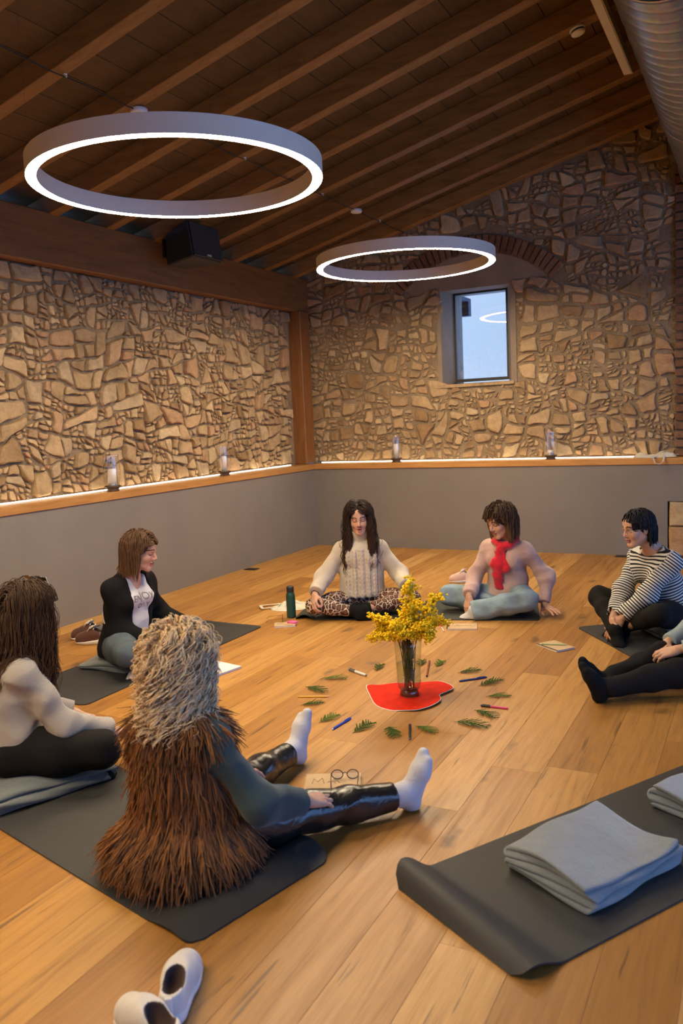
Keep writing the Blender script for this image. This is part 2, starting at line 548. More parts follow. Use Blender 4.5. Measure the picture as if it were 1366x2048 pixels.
def stone_mesh(q, cu, cv, A, R, gapk=1.0, proudk=1.0, rnd=.22):
    """one stone in local (u, v, w): outline pulled in by the joint, corners worn round, uneven front"""
    size = math.sqrt(A)
    gap = (R.uniform(.004, .010) + .035*size)*gapk
    ring = []
    for p in q:
        x, y = p[0]-cu, p[1]-cv; L = math.hypot(x, y) + 1e-6
        s = max(.35, (L - gap*1.15)/L)*R.uniform(.95, 1.0)
        ring.append((x*s, y*s))
    out = []; n = len(ring)
    for k in range(n):
        a, b = ring[k], ring[(k+1) % n]
        r1, r2 = rnd*R.uniform(.5, 1.3), 1 - rnd*R.uniform(.5, 1.3)
        for t in (r1, r2):
            j = .018*size
            out.append((a[0]+(b[0]-a[0])*t + R.uniform(-j, j), a[1]+(b[1]-a[1])*t + R.uniform(-j, j)))
    ring = out; n = len(ring)
    proud = (R.uniform(.010, .028) + .12*size*R.uniform(.5, 1.2))*proudk
    tu, tv = R.uniform(-.16, .16), R.uniform(-.22, .10)
    v = []
    for (s, w) in ((1.0, -.02), (1.0, proud*.45), (.945, proud*.85), (.80, proud)):
        for p in ring:
            j = .008*size if w > 0 else 0
            ww = w + ((p[0]*tu + p[1]*tv)*proudk*(w/proud if w > 0 else 0)) + R.uniform(-1, 1)*.04*proud*(w > 0)
            v.append((p[0]*s + R.uniform(-j, j), p[1]*s + R.uniform(-j, j), ww))
    v.append((0, 0, proud*R.uniform(.97, 1.06)))
    f = []
    for k in range(3):
        for i in range(n):
            f.append((k*n+i, k*n+(i+1)%n, (k+1)*n+(i+1)%n, (k+1)*n+i))
    for i in range(n): f.append((3*n+i, 3*n+(i+1)%n, 4*n))
    return v, f

def lay_stones(parent, polys, to_world, seed, keep, visible, **kw):
    """keep: how many stones become single parts; the rest join into one 'small_stones' part"""
    R = random.Random(seed)
    big = MB(); n = 0; nb = 0
    for (A, cu, cv, q) in polys:
        v, f = stone_mesh(q, cu, cv, A, R, **kw)
        if n < keep and visible(cu, cv):
            me = bpy.data.meshes.new('stone'); me.from_pydata([to_world(p[0], p[1], p[2], 0) for p in v], [], f)
            me.materials.append(M['stone'])
            me.polygons.foreach_set('use_smooth', np.full(len(f), False, dtype=bool))
            obj('stone', me, None, parent, to_world(cu, cv, 0, 1)); n += 1
        else:
            big.add([to_world(p[0]+cu, p[1]+cv, p[2], 1) for p in v], f); nb += 1
    if nb:
        o = big.build('small_stones', M['stone'], parent); tag(o, kind='stuff')
    return n, nb

# left wall: stone face at x = SX
wl = MB().box(SX - .4, SX, REAR_Y, SY + .4, LZ - .06, 3.0).build('wall_left', M['mortar'])
tag(wl, 'left rubble stone wall above a grey dado', 'wall', kind='structure')
MB().box(SX - .4, 0, REAR_Y, .0, 0, .92).build('dado', M['grey'], wl)
polys = [p for p in rubble(-9.0, SY, LZ + .005, 2.80, 11) if p[1] < -.12]
print('left stones', len(polys), lay_stones(wl, polys, lambda u, v, w, o: (SX*o + w, u, v), 3, 297, lambda u, v: u > -4.95, gapk=1.0, proudk=1.1, rnd=.25))

# back wall: stone face at y = SY, window opening, brick arch and brick pier
WX0, WX1, WZ0, WZ1 = 1.575, 2.37, 1.835, 2.905     # opening in the stone face
wb = MB()
TOPZ = 5.3
for (a, b_, c, d) in ((-.6, WX0, LZ-.06, TOPZ), (WX1, RIGHT_X+.3, LZ-.06, TOPZ), (WX0, WX1, LZ-.06, WZ0), (WX0, WX1, WZ1, TOPZ)):
    wb.box(a, b_, SY, SY + .55, c, d)
wbo = wb.build('wall_back', M['mortar'])
tag(wbo, 'back rubble stone wall with a small window above a grey dado', 'wall', kind='structure')
MB().box(0.0, 3.972, 0, SY + .3, 0, .92).box(3.972, RIGHT_X + .3, 0, SY + .3, .555, .92).box(4.75, RIGHT_X + .3, 0, SY + .3, 0, .555).build('dado', M['grey'], wbo)
ACX, ACZ, AR0, AR1 = 1.97, 2.06, 1.17, 1.36
def in_feature(u, v):
    if WX0 - .03 < u < WX1 + .06 and WZ0 - .04 < v < WZ1 + .03: return True
    d = math.hypot(u - ACX, v - ACZ)
    if d < AR1 + .02 and v > WZ1 - .01 and abs(u - ACX) < .97: return True
    if u > 4.0 and u < 4.9: return True
    if v > zc(u) + .05: return True
    return False
polys = [p for p in rubble(-.2, RIGHT_X + .2, LZ + .005, 5.2, 23, density=.9) if not in_feature(p[1], p[2])]
print('back stones', len(polys), lay_stones(wbo, polys, lambda u, v, w, o: (u, SY*o - w, v), 5, 297, lambda u, v: -.15 < u < 4.05, gapk=1.3, proudk=.72, rnd=.30))
# mesh winding on this wall is mirrored: flip it
for o in wbo.children:
    if o.name.startswith(('stone', 'small_stones')): o.data.flip_normals()

# plaster inside the arch and around the window, splayed left reveal
pl = MB()
n = 20
for side in (SY - .012,):
    v = []; 
    for i in range(n + 1):
        a = math.radians(-46 + 92*i/n); v.append((ACX + (AR0+.03)*math.sin(a), side, ACZ + (AR0+.03)*math.cos(a)))
    top = list(v); bot = [(p[0], side, WZ1) for p in v]
    pl.add(top + bot, [(i, i+1, n+1+i+1, n+1+i) for i in range(n)])
pl.build('arch_plaster', M['plaster'], wbo)
rv = MB()
rv.add([(WX0 - .045, SY - .014, WZ0 - .03), (WX0 + .005, SY - .016, WZ0 - .02), (1.636, .50, 1.862), (1.636, .8, 1.862), (WX0 - .06, .8, 1.84),
        (WX0 - .045, SY - .014, WZ1 + .01), (WX0 + .005, SY - .016, WZ1 - .005), (1.636, .50, 2.868), (1.636, .8, 2.868), (WX0 - .06, .8, 2.9)],
       [(0,1,6,5),(1,2,7,6),(2,3,8,7),(3,4,9,8),(4,0,5,9),(5,6,7,8,9),(4,3,2,1,0)])
rv.add([(2.268, .50, 1.862), (WX1 - .002, SY - .014, WZ0 - .02), (WX1 + .06, SY - .012, WZ0 - .03), (2.40, .8, 1.86), (2.268, .8, 1.862),
        (2.268, .50, 2.868), (WX1 - .002, SY - .014, WZ1 - .005), (WX1 + .06, SY - .012, WZ1 + .01), (2.40, .8, 2.9), (2.268, .8, 2.868)],
       [(0,1,6,5),(1,2,7,6),(2,3,8,7),(3,4,9,8),(4,0,5,9),(5,6,7,8,9),(4,3,2,1,0)])
rv.box(WX0 - .02, WX1 + .02, SY - .01, .8, 2.866, 2.95)
rv.build('window_reveal', M['plaster'], wbo)
sl = MB(); sl.add([(WX0 - .06, SY - .03, WZ0 - .035), (WX1 + .03, SY - .03, WZ0 - .03), (WX1 + .03, .8, 1.80), (WX0 - .06, .8, 1.80),
                   (WX0 - .06, SY - .035, WZ0), (WX1 + .03, SY - .03, WZ0 + .004), (WX1 + .03, .8, 1.864), (WX0 - .06, .8, 1.864)],
                  [(0,3,2,1),(4,5,6,7),(0,1,5,4),(1,2,6,5),(2,3,7,6),(3,0,4,7)])
sl.build('stone_sill', M['stone'], wbo)
# window
w1 = empty('window_1', (1.952, .5, 1.865), label='small dark framed window in the back stone wall', cat='window', kind='structure')
fx0, fx1, fz0, fz1 = 1.637-1.952, 2.268-1.952, 0, 1.002
FB = .022
fr = MB().box(fx0, fx0+FB, 0, .05, fz0, fz1).box(fx1-FB, fx1, 0, .05, fz0, fz1).box(fx0+FB, fx1-FB, 0, .05, fz1-FB, fz1).box(fx0+FB, fx1-FB, 0, .05, fz0, fz0+.034)
fr.build('window_frame', M['frame'], w1)
MB().box(fx0+FB, fx1-FB, .008, .012, fz0+.034, fz1-FB).build('pane', M['pane'], w1)
ext = MB().box(1.47, 1.585, 1.2, 1.3, 2.69, 2.90).box(1.47, 1.585, .785, 1.2, 2.86, 2.9)
tag(ext.build('eaves_bracket', m_plain('dark_painted_wood', (.05, .045, .06), .7)), 'dark bracket outside the small window, at its upper left', 'bracket')

tag(MB().box(-5, 5, 6.0, 6.3, -1, 5.2).build('neighbouring_wall', m_plain('cream_render', (.74, .52, .335), .9, var=.03, scale=2)), 'pale wall of the neighbouring building seen through the small window', 'building wall', kind='structure')
# arch bricks
ab = MB().add([(-.026, 0, AR0), (.026, 0, AR0), (.031, 0, AR1), (-.031, 0, AR1), (-.026, -.03, AR0), (.026, -.03, AR0), (.031, -.03, AR1), (-.031, -.03, AR1)],
              [(0,1,2,3),(4,7,6,5),(0,4,5,1),(1,5,6,2),(2,6,7,3),(3,7,4,0)]).mesh('brick', M['brick'], False, .006)
R_ = random.Random(4)
for i in range(29):
    a = math.radians(-45 + 90*i/28)
    o = obj('brick', ab, None, wbo, (ACX, SY - .002 + R_.uniform(-.004, .006), ACZ))
    o.rotation_euler = (0, a, 0)
# brick pier at the right
bl, bh = .27, .072
br = MB().box(-bl/2, bl/2, -.03, .03, -bh/2, bh/2).mesh('brick', M['brick'], False, .008)
brh = MB().box(-bl/4, bl/4, -.03, .03, -bh/2, bh/2).mesh('half_brick', M['brick'], False, .008)
z = LZ + bh/2 + .004; k = 0
while z < 4.35:
    xs = [4.02 + bl/2 + j*(bl+.012) for j in range(3)] if k % 2 == 0 else [4.02 + bl/4 + 0, *[4.02 + bl/2 + .012 + bl/2 + j*(bl+.012) for j in range(2)]]
    for j, xx in enumerate(xs):
        me = brh if (k % 2 and j == 0) else br
        o = obj('brick', me, None, wbo, (xx, SY - .012 + R_.uniform(-.006, .006), z))
    z += bh + .016; k += 1
# exposed old stones in the niche at the foot of the pier
def boulder(name, x0, x1, z0, z1, y, parent, seed):
    R2 = random.Random(seed)
    q = [(x0, z0), ((x0+x1)/2, z0), (x1, z0), (x1, (z0+z1)/2), (x1, z1), ((x0+x1)/2, z1), (x0, z1), (x0, (z0+z1)/2)]
    cu, cv = (x0+x1)/2, (z0+z1)/2
    v = []; n = len(q)
    for (s, w) in ((.97, .2), (1.0, -.0), (.985, -.025), (.86, -.045)):
        for p in q: v.append((cu + (p[0]-cu)*s + R2.uniform(-.008, .008), y + w + R2.uniform(-.008, .008), cv + (p[1]-cv)*s + R2.uniform(-.008, .008)))
    v.append((cu, y - .05, cv)); f = []
    for k in range(3):
        for i in range(n): f.append((k*n+i, (k+1)*n+i, (k+1)*n+(i+1)%n, k*n+(i+1)%n))
    for i in range(n): f.append((3*n+i, 4*n, 3*n+(i+1)%n))
    MB().add(v, f).build(name, M['stone'], parent).data.flip_normals()
boulder('stone', 3.984, 4.36, .005, .30, .03, wbo, 1); boulder('stone', 3.986, 4.42, .305, .545, .035, wbo, 2); boulder('stone', 4.37, 4.74, .005, .29, .04, wbo, 3)
MB().box(3.96, 4.75, .10, .3, 0, .56).build('niche_back', M['mortar'], wbo)

# right-hand wall with glazed openings, rear wall
wr = MB()
ZO0, ZO1 = .05, 2.75
ys = [REAR_Y - .2] + [v for p in OPENINGS for v in p] + [.6]
for i in range(0, len(ys), 2): wr.box(RIGHT_X, RIGHT_X + .25, ys[i], ys[i+1], -.1, 5.4)
for (a, b_) in OPENINGS: wr.box(RIGHT_X, RIGHT_X + .25, a, b_, ZO1, 5.4).box(RIGHT_X, RIGHT_X + .25, a, b_, -.1, ZO0)
tag(wr.build('wall_right', M['whitewall']), 'plastered right wall with tall glazed openings', 'wall', kind='structure')
for i, (a, b_) in enumerate(OPENINGS):
    w = empty('window_%d' % (i+2), (RIGHT_X + .1, (a+b_)/2, ZO0), label='tall glazed opening number %s from the back of the right wall' % ('three', 'two', 'one')[i], cat='window', kind='structure')
    h = (b_-a)/2; H = ZO1 - ZO0
    MB().box(0, .06, -h, -h+.06, 0, H).box(0, .06, h-.06, h, 0, H).box(0, .06, -h+.06, h-.06, H-.06, H).box(0, .06, -h+.06, h-.06, 0, .06).box(.005, .055, -.03, .03, .06, H-.06).build('window_frame', M['frame'], w)
    for s in (-1, 1):
        MB().box(.025, .03, min(s*.03, s*(h-.06)), max(s*.03, s*(h-.06)), .06, H-.06).build('pane', M['pane'], w)
tag(MB().box(-.6, RIGHT_X + .3, REAR_Y - .25, REAR_Y, -.1, 5.4).build('wall_rear', M['whitewall']), 'plain plastered wall behind the viewer', 'wall', kind='structure')

# floor sockets
def socket(x, y, rz, label):
    r = empty('floor_socket', (x, y, 0), rz, label, 'floor socket')
    MB().box(-.07, .07, -.05, .05, .0, .006).build('frame', M['black'], r, bevel=.002)
    MB().box(-.055, .055, -.036, .036, .006, .009).build('lid', M['frame'], r, bevel=.001)
socket(.10, -1.62, .0, 'black floor socket by the left grey wall')
socket(3.56, -.08, .0, 'small dark floor socket by the back grey wall')

# ------------------------------------------------------------------ ring lamps
ZR, RR, RW, RH = 2.80, .775, .057, .092
ring_body = MB().lathe([(RR, .0), (RR, RH), (RR-RW, RH), (RR-RW, 0), (RR-RW, .0), (RR-RW+.002, 0), (RR-RW+.002, .006), (RR-.002, .006), (RR-.002, 0)], 128, closed=True).mesh('ring_housing', M['ring_body'], True)
ring_body.set_sharp_from_angle(angle=math.radians(40))
ring_em = MB().lathe([(RR-.003, .0015), (RR-.003, .0045), (RR-RW+.003, .0045), (RR-RW+.003, .0015)], 128, closed=True).mesh('diffuser', M['ring_light'], True)
ring_em.set_sharp_from_angle(angle=math.radians(40))
def ring(x, y, label):
    r = empty('ring_lamp', (x, y, ZR), 0, label, 'ceiling lamp', 'ring lamps')
    obj('ring_housing', ring_body, None, r); obj('diffuser', ring_em, None, r)
    for k in range(3):
        a = math.radians(90 + 120*k + 20)
        px, py = (RR-RW/2)*math.cos(a), (RR-RW/2)*math.sin(a)
        MB().tube([(px, py, RH), (px, py, zc(x+px) + JD + .01 - ZR)], .0004, 4).build('suspension_wire', M['black'], r)
    # canopy and feed cable
    cx, cy = 1.27, y + .63
    cz_ = zc(cx)
    MB().lathe([(.052, .0), (.055, -.006), (.055, -.026), (.05, -.03), (0.001, -.03)], 24, (cx-x, cy-y, cz_-ZR)).build('canopy', M['white'], r, smooth=True)
    a = math.atan2(cy-y, cx-x)
    MB().tube([(cx-x, cy-y, cz_-.03-ZR), ((RR-RW/2)*math.cos(a), (RR-RW/2)*math.sin(a), RH)], .0005, 4).build('feed_cable', M['black'], r)
ring(2.02, -4.98, 'large glowing ring lamp hanging near the left of the ceiling')
ring(2.02, -1.83, 'glowing ring lamp hanging in front of the small window')
ring(2.02, -8.13, 'third ring lamp of the row, nearest the rear wall')
cb = MB()
pts = [(1.27, -9.0 + .3*i, zc(1.27) - .006 - (.012 if i % 2 else 0)) for i in range(31)]
cb.tube(pts, .004, 5)
tag(cb.build('ceiling_cable', M['black'], smooth=True), 'thin dark cable running along under the ceiling joists', 'cable')
def hook(x, y, lab):
    MB_ = MB().tube([(0, 0, .01), (0, 0, -.012), (.008, 0, -.02), (.012, 0, -.012)], .003, 5).lathe([(.012, 0), (.012, -.004), (0.001, -.004)], 10)
    tag(MB_.build('ceiling_hook', M['white'], loc=(x, y, zc(x)), smooth=True), lab, 'hook', 'cable hooks under the joists')
hook(1.275, -4.98, 'small white cable hook on the joist left of the large ring lamp')
hook(1.275, -3.15, 'small white cable hook on a joist seen through the large ring lamp')
hook(1.275, -1.90, 'small white cable hook on the joist right of the large ring lamp')
hook(1.275, -.66, 'small white cable hook above the ring lamp by the window')

# ------------------------------------------------------------------ duct, linear fixture, smoke detector, loudspeaker
dx_, dz_, dr = 4.4, 3.77, .325
ny_ = 900; na = 56; y0, y1 = SY - .02, REAR_Y + .05
ya = np.linspace(0, y0 - y1, ny_)[:, None]; aa = np.linspace(0, 2*PI, na, endpoint=False)[None, :]
ph = ((ya + .13*aa/(2*PI)) / .13) % 1.0
rad = dr + .006*np.exp(-((ph-.5)/.06)**2) - .0 * ya
V = np.stack([rad*np.cos(aa), -ya + 0*aa, rad*np.sin(aa)], -1).reshape(-1, 3)
i = np.arange(ny_-1)[:, None]*na; j = np.arange(na)[None, :]; j2 = (j+1) % na
F = np.stack([i+j, i+j2, i+na+j2, i+na+j], -1).reshape(-1, 4)
du = empty('air_duct', (dx_, y0, dz_), label='large round spiral metal air duct hanging below the ceiling', cat='duct')
obj('duct_pipe', mesh_np('duct_pipe', V, F), M['duct'], du)
MB().lathe([(dr, 0), (dr+.02, 0), (dr+.02, .04), (dr, .04)], 48, closed=True).build('end_collar', M['duct'], du, loc=(0, -.07, 0), rot=(PI/2, 0, 0), smooth=True)
for yy in (-1.9, -4.4, -6.9, -9.4):
    MB().lathe([(dr+.007, -.015), (dr+.010, -.015), (dr+.010, .015), (dr+.007, .015)], 48, closed=True).build('strap', M['duct'], du, loc=(0, yy, 0), rot=(PI/2, 0, 0), smooth=True)
    MB().tube([(0, yy, dr+.008), (0, yy, zc(dx_) + JD - dz_)], .005, 6).build('hanger', M['duct'], du)
lf = empty('linear_fixture', (3.845, -3.6, zc(3.845)), label='long cream linear fixture under the ceiling beside the duct', cat='light fixture')
MB().box(-.035, .035, -2.05, 2.05, -.075, -.012).build('housing', M['cream'], lf, bevel=.003)
MB().box(-.026, .026, -2.03, 2.03, -.079, -.075).build('diffuser', M['white'], lf)
for yy in (-1.5, 0, 1.5): MB().box(-.012, .012, yy-.02, yy+.02, -.012, .02).build('bracket', M['cream'], lf)
sd = empty('smoke_detector', (3.645, -2.535, zc(3.645)), label='round white smoke detector under a ceiling joist', cat='smoke detector')
sd.rotation_euler = (0, -math.atan(SLOPE), 0)
MB().lathe([(.052, .0), (.054, -.012), (.05, -.02)], 28).build('base', M['white'], sd, smooth=True)
MB().lathe([(.047, -.02), (.047, -.026), (.046, -.03)], 28).build('slots', M['black'], sd, smooth=True)
MB().lathe([(.05, -.03), (.046, -.042), (.03, -.048), (.001, -.049)], 28).build('cap', M['white'], sd, smooth=True)
# loudspeaker: wedge cabinet hung from the beam
sp = empty('loudspeaker', (.27, -2.52, 3.1), label='black loudspeaker hanging at the top of the left wall', cat='loudspeaker')
cab = MB().add([(-.20, -.13, -.17), (.16, -.22, -.15), (.16, .22, -.15), (-.20, .13, -.17), (-.20, -.13, .10), (.12, -.22, .17), (.12, .22, .17), (-.20, .13, .10)],
         [(0,3,2,1),(4,5,6,7),(0,1,5,4),(1,2,6,5),(2,3,7,6),(3,0,4,7)])
cab.build('cabinet', M['black'], sp, bevel=.012)
MB().add([(.166, -.205, -.135), (.166, .205, -.135), (.130, .205, .155), (.130, -.205, .155), (.178, -.2, -.13), (.178, .2, -.13), (.142, .2, .15), (.142, -.2, .15)],
         [(0,3,2,1),(4,5,6,7),(0,1,5,4),(1,2,6,5),(2,3,7,6),(3,0,4,7)]).build('grille', m_plain('speaker_grille', (.03, .03, .028), .7, bump=.6, bscale=300), sp)
MB().box(-.29, -.16, -.03, .03, -.03, .03).box(-.29, -.27, -.06, .06, -.08, .08).build('bracket', M['black'], sp)
MB().box(.17, .1805, -.03, .03, -.12, -.105).build('badge', M['cream'], sp)
# ------------------------------------------------------------------ implicit-surface toolkit (smooth blends, one continuous skin)
def _v(a): return np.asarray(a, np.float32)
class SDF:
    def __init__(s, lo, hi, h):
        s.h = h; s.lo = _v(lo) - 3*h; n = np.ceil((_v(hi) - s.lo)/h).astype(int) + 4
        s.n = n
        s.F = np.full(tuple(n), .5, np.float32)
        s.ax = [s.lo[k] + h*np.arange(n[k], dtype=np.float32) for k in range(3)]
    def sub(s, lo, hi):
        a = [max(0, int((lo[k]-s.lo[k])/s.h)) for k in range(3)]
        b = [min(int(s.n[k]), int((hi[k]-s.lo[k])/s.h)+2) for k in range(3)]
        if any(b[k] <= a[k] for k in range(3)): return None
        sl = tuple(slice(a[k], b[k]) for k in range(3))
        P = (s.ax[0][sl[0]][:, None, None], s.ax[1][sl[1]][None, :, None], s.ax[2][sl[2]][None, None, :])
        return sl, P
    def comb(s, sl, d, k, op):
        F = s.F[sl]
        if op == 'u':
            h = np.maximum(k - np.abs(F - d), 0)/max(k, 1e-6); s.F[sl] = np.minimum(F, d) - h*h*k*.25
        elif op == 's':
            d = -d; h = np.maximum(k - np.abs(F - d), 0)/max(k, 1e-6); s.F[sl] = np.maximum(F, d) + h*h*k*.25
    def cap(s, a, b, ra, rb, k=.02, axis=None, sc=1.0, op='u'):
        a = _v(a); b = _v(b); R = max(ra, rb)*max(1, sc) + k + 2*s.h + .01
        r = s.sub(np.minimum(a, b) - R, np.maximum(a, b) + R)
        if r is None: return s
        sl, P = r
        ab = b - a; L2 = float(ab@ab) + 1e-12
        q = [P[i] - a[i] for i in range(3)]
        t = np.clip((q[0]*ab[0] + q[1]*ab[1] + q[2]*ab[2])/L2, 0, 1)
        q = [q[i] - t*ab[i] for i in range(3)]
        if axis is not None:
            ax = _v(axis); ax = ax/np.linalg.norm(ax)
            m = (q[0]*ax[0] + q[1]*ax[1] + q[2]*ax[2])*(1/sc - 1)
            q = [q[i] + m*ax[i] for i in range(3)]
        d = np.sqrt(q[0]**2 + q[1]**2 + q[2]**2) - (ra + (rb-ra)*t)
        s.comb(sl, d, k, op); return s
    def chain(s, pts, rs, k=.02, **kw):
        for i in range(len(pts)-1): s.cap(pts[i], pts[i+1], rs[i], rs[i+1], k, **kw)
        return s
    def ell(s, c, r, rot=None, k=.02, op='u'):
        c = _v(c); r = _v(r); R = float(max(r)) + k + 2*s.h + .01
        e = s.sub(c - R, c + R)
        if e is None: return s
        sl, P = e
        q = [P[i] - c[i] for i in range(3)]
        if rot is not None:
            m = np.asarray(rot, np.float32)     # columns = local axes
            q = [q[0]*m[0, j] + q[1]*m[1, j] + q[2]*m[2, j] for j in range(3)]
        k0 = np.sqrt((q[0]/r[0])**2 + (q[1]/r[1])**2 + (q[2]/r[2])**2)
        k1 = np.sqrt((q[0]/r[0]**2)**2 + (q[1]/r[1]**2)**2 + (q[2]/r[2]**2)**2) + 1e-9
        d = k0*(k0 - 1)/k1
        s.comb(sl, d, k, op); return s
    def cut(s, p, n, k=.0, center=None, rad=None):
        """remove what lies on the side the normal n points to (optionally only near a centre)"""
        p = _v(p); n = _v(n); n = n/np.linalg.norm(n)
        if center is None: sl = (slice(None),)*3; P = (s.ax[0][:, None, None], s.ax[1][None, :, None], s.ax[2][None, None, :])
        else:
            e = s.sub(_v(center) - rad, _v(center) + rad)
            if e is None: return s
            sl, P = e
        d = (P[0]-p[0])*n[0] + (P[1]-p[1])*n[1] + (P[2]-p[2])*n[2]
        if center is not None:
            c = _v(center); o = np.sqrt((P[0]-c[0])**2 + (P[1]-c[1])**2 + (P[2]-c[2])**2) - rad
            d = np.minimum(d, -o)
        s.F[sl] = np.maximum(s.F[sl], d); return s
    def warp(s, fn):
        P = (s.ax[0][:, None, None], s.ax[1][None, :, None], s.ax[2][None, None, :])
        s.F = s.F + fn(*P).astype(np.float32); return s
    def surf(s):
        V = s.F; nx, ny, nz = V.shape
        V = V.copy(); V[0] = V[-1] = .5; V[:, 0] = V[:, -1] = .5; V[:, :, 0] = V[:, :, -1] = .5
        S = V < 0
        cnt = np.zeros((nx-1, ny-1, nz-1), np.int8)
        for i in (0, 1):
            for j in (0, 1):
                for k in (0, 1): cnt += S[i:nx-1+i, j:ny-1+j, k:nz-1+k]
        act = (cnt > 0) & (cnt < 8)
        idx = np.argwhere(act); vid = np.full(act.shape, -1, np.int32); vid[act] = np.arange(len(idx))
        acc = np.zeros((len(idx), 3), np.float32); num = np.zeros(len(idx), np.float32)
        I, J, K = idx.T
        cs = [(0,0,0),(1,0,0),(0,1,0),(1,1,0),(0,0,1),(1,0,1),(0,1,1),(1,1,1)]
        vals = [V[I+c[0], J+c[1], K+c[2]] for c in cs]
        for a in range(8):
            for b in range(a+1, 8):
                if sum(abs(cs[a][m]-cs[b][m]) for m in range(3)) != 1: continue
                m = (vals[a] < 0) != (vals[b] < 0)
                t = np.where(m, vals[a]/(vals[a]-vals[b]+1e-12), 0)
                pa = _v(cs[a]); dd = _v(cs[b]) - pa
                acc[m] += pa + t[m][:, None]*dd; num[m] += 1
        verts = s.lo + s.h*(idx + acc/num[:, None])
        faces = []
        for axis in range(3):
            A = [slice(None)]*3; B = [slice(None)]*3
            A[axis] = slice(0, -1); B[axis] = slice(1, None)
            sa = S[tuple(A)]; sb = S[tuple(B)]
            e = np.argwhere(sa != sb)
            u, w = [(1, 2), (2, 0), (0, 1)][axis]
            e = e[(e[:, u] > 0) & (e[:, w] > 0)]
            e = e[(e[:, u] < V.shape[u]-1) & (e[:, w] < V.shape[w]-1)]
            def g(du, dw):
                q = e.copy(); q[:, u] += du; q[:, w] += dw
                return vid[q[:, 0], q[:, 1], q[:, 2]]
            f = np.stack([g(-1, -1), g(0, -1), g(0, 0), g(-1, 0)], 1)
            flip = ~S[e[:, 0], e[:, 1], e[:, 2]]
            f[flip] = f[flip][:, ::-1]
            faces.append(f)
        F = np.concatenate(faces)
        F = F[(F >= 0).all(1)]
        return verts, F

def vnormals(V, F):
    n = np.zeros_like(V)
    a = V[F[:, 2]] - V[F[:, 0]]; b = V[F[:, 3 if F.shape[1] == 4 else 1]] - V[F[:, 1 if F.shape[1] == 4 else 0]]
    fn = np.cross(a, b) if F.shape[1] == 4 else np.cross(V[F[:, 1]]-V[F[:, 0]], V[F[:, 2]]-V[F[:, 0]])
    for k in range(F.shape[1]): np.add.at(n, F[:, k], fn)
    return n/(np.linalg.norm(n, axis=1)[:, None] + 1e-9)

def relax(V, F, it=1, lam=.5):
    for _ in range(it):
        acc = np.zeros_like(V); cnt = np.zeros(len(V))
        for k in range(4):
            a, b = F[:, k], F[:, (k+1) % 4]
            np.add.at(acc, a, V[b]); np.add.at(cnt, a, 1)
        V = V + lam*(acc/np.maximum(cnt, 1)[:, None] - V)
    return V

def join_np(parts):
    Vs, Fs, Cs = [], [], []; b = 0
    for (V, F, C_) in parts:
        if F.shape[1] == 3: F = np.concatenate([F, F[:, 2:3]], 1)
        Vs.append(V); Fs.append(F + b); Cs.append(C_); b += len(V)
    return np.concatenate(Vs), np.concatenate(Fs), np.concatenate(Cs)

def m_vcol(name, rough=.6, spec=.3, bump=0.0, bscale=80, sheen=0.0, var=.1, nscale=12, sss=0.0):
    t = NT(name)
    a = t.node('ShaderNodeAttribute'); a.attribute_name = 'Col'
    v = t.coords(); n = t.noise(v, nscale, 4)
    t.base(t.mix(1.0, a.outputs['Color'], t.ramp(n, [(.25, (1-var,)*3), (.75, (1+var,)*3)]), 'MULTIPLY'))
    t.set(rough, 0, spec)
    if sheen: t.b.inputs['Sheen Weight'].default_value = sheen
    if sss:
        t.b.inputs['Subsurface Weight'].default_value = sss; t.b.inputs['Subsurface Radius'].default_value = (.012, .005, .003); t.b.inputs['Subsurface Scale'].default_value = .4
    if bump: t.bump(t.noise(v, bscale, 3), bump, .004)
    return t.m

def tubes_np(paths, radii, sides=5):
    """paths (N, K, 3), radii (N, K) -> verts, quads, index of the path for every vertex"""
    P = np.asarray(paths, np.float32); N, K, _ = P.shape
    T = np.gradient(P, axis=1); T /= np.linalg.norm(T, axis=2)[..., None] + 1e-9
    ref = np.zeros_like(T); ref[..., 0] = .31; ref[..., 1] = .77; ref[..., 2] = .55
    A = np.cross(T, ref); A /= np.linalg.norm(A, axis=2)[..., None] + 1e-9
    B = np.cross(T, A)
    ang = np.linspace(0, 2*PI, sides, endpoint=False)
    V = P[:, :, None, :] + radii[:, :, None, None]*(A[:, :, None, :]*np.cos(ang)[None, None, :, None] + B[:, :, None, :]*np.sin(ang)[None, None, :, None])
    V = V.reshape(-1, 3)
    base = (np.arange(N)[:, None, None]*K + np.arange(K-1)[None, :, None])*sides
    j = np.arange(sides)[None, None, :]; j2 = (j+1) % sides
    F = np.stack([base+j, base+j2, base+sides+j2, base+sides+j], -1).reshape(-1, 4)
    return V, F, np.repeat(np.arange(N), K*sides)
# ------------------------------------------------------------------ yoga mats and folded blankets
M['mat'] = m_plain('mat_rubber', (.027, .026, .025), .62, var=.08, scale=30, bump=.25, bscale=420)
M['mat_green'] = m_plain('mat_rubber_green', (.030, .033, .027), .7, var=.08, scale=30, bump=.25, bscale=420)

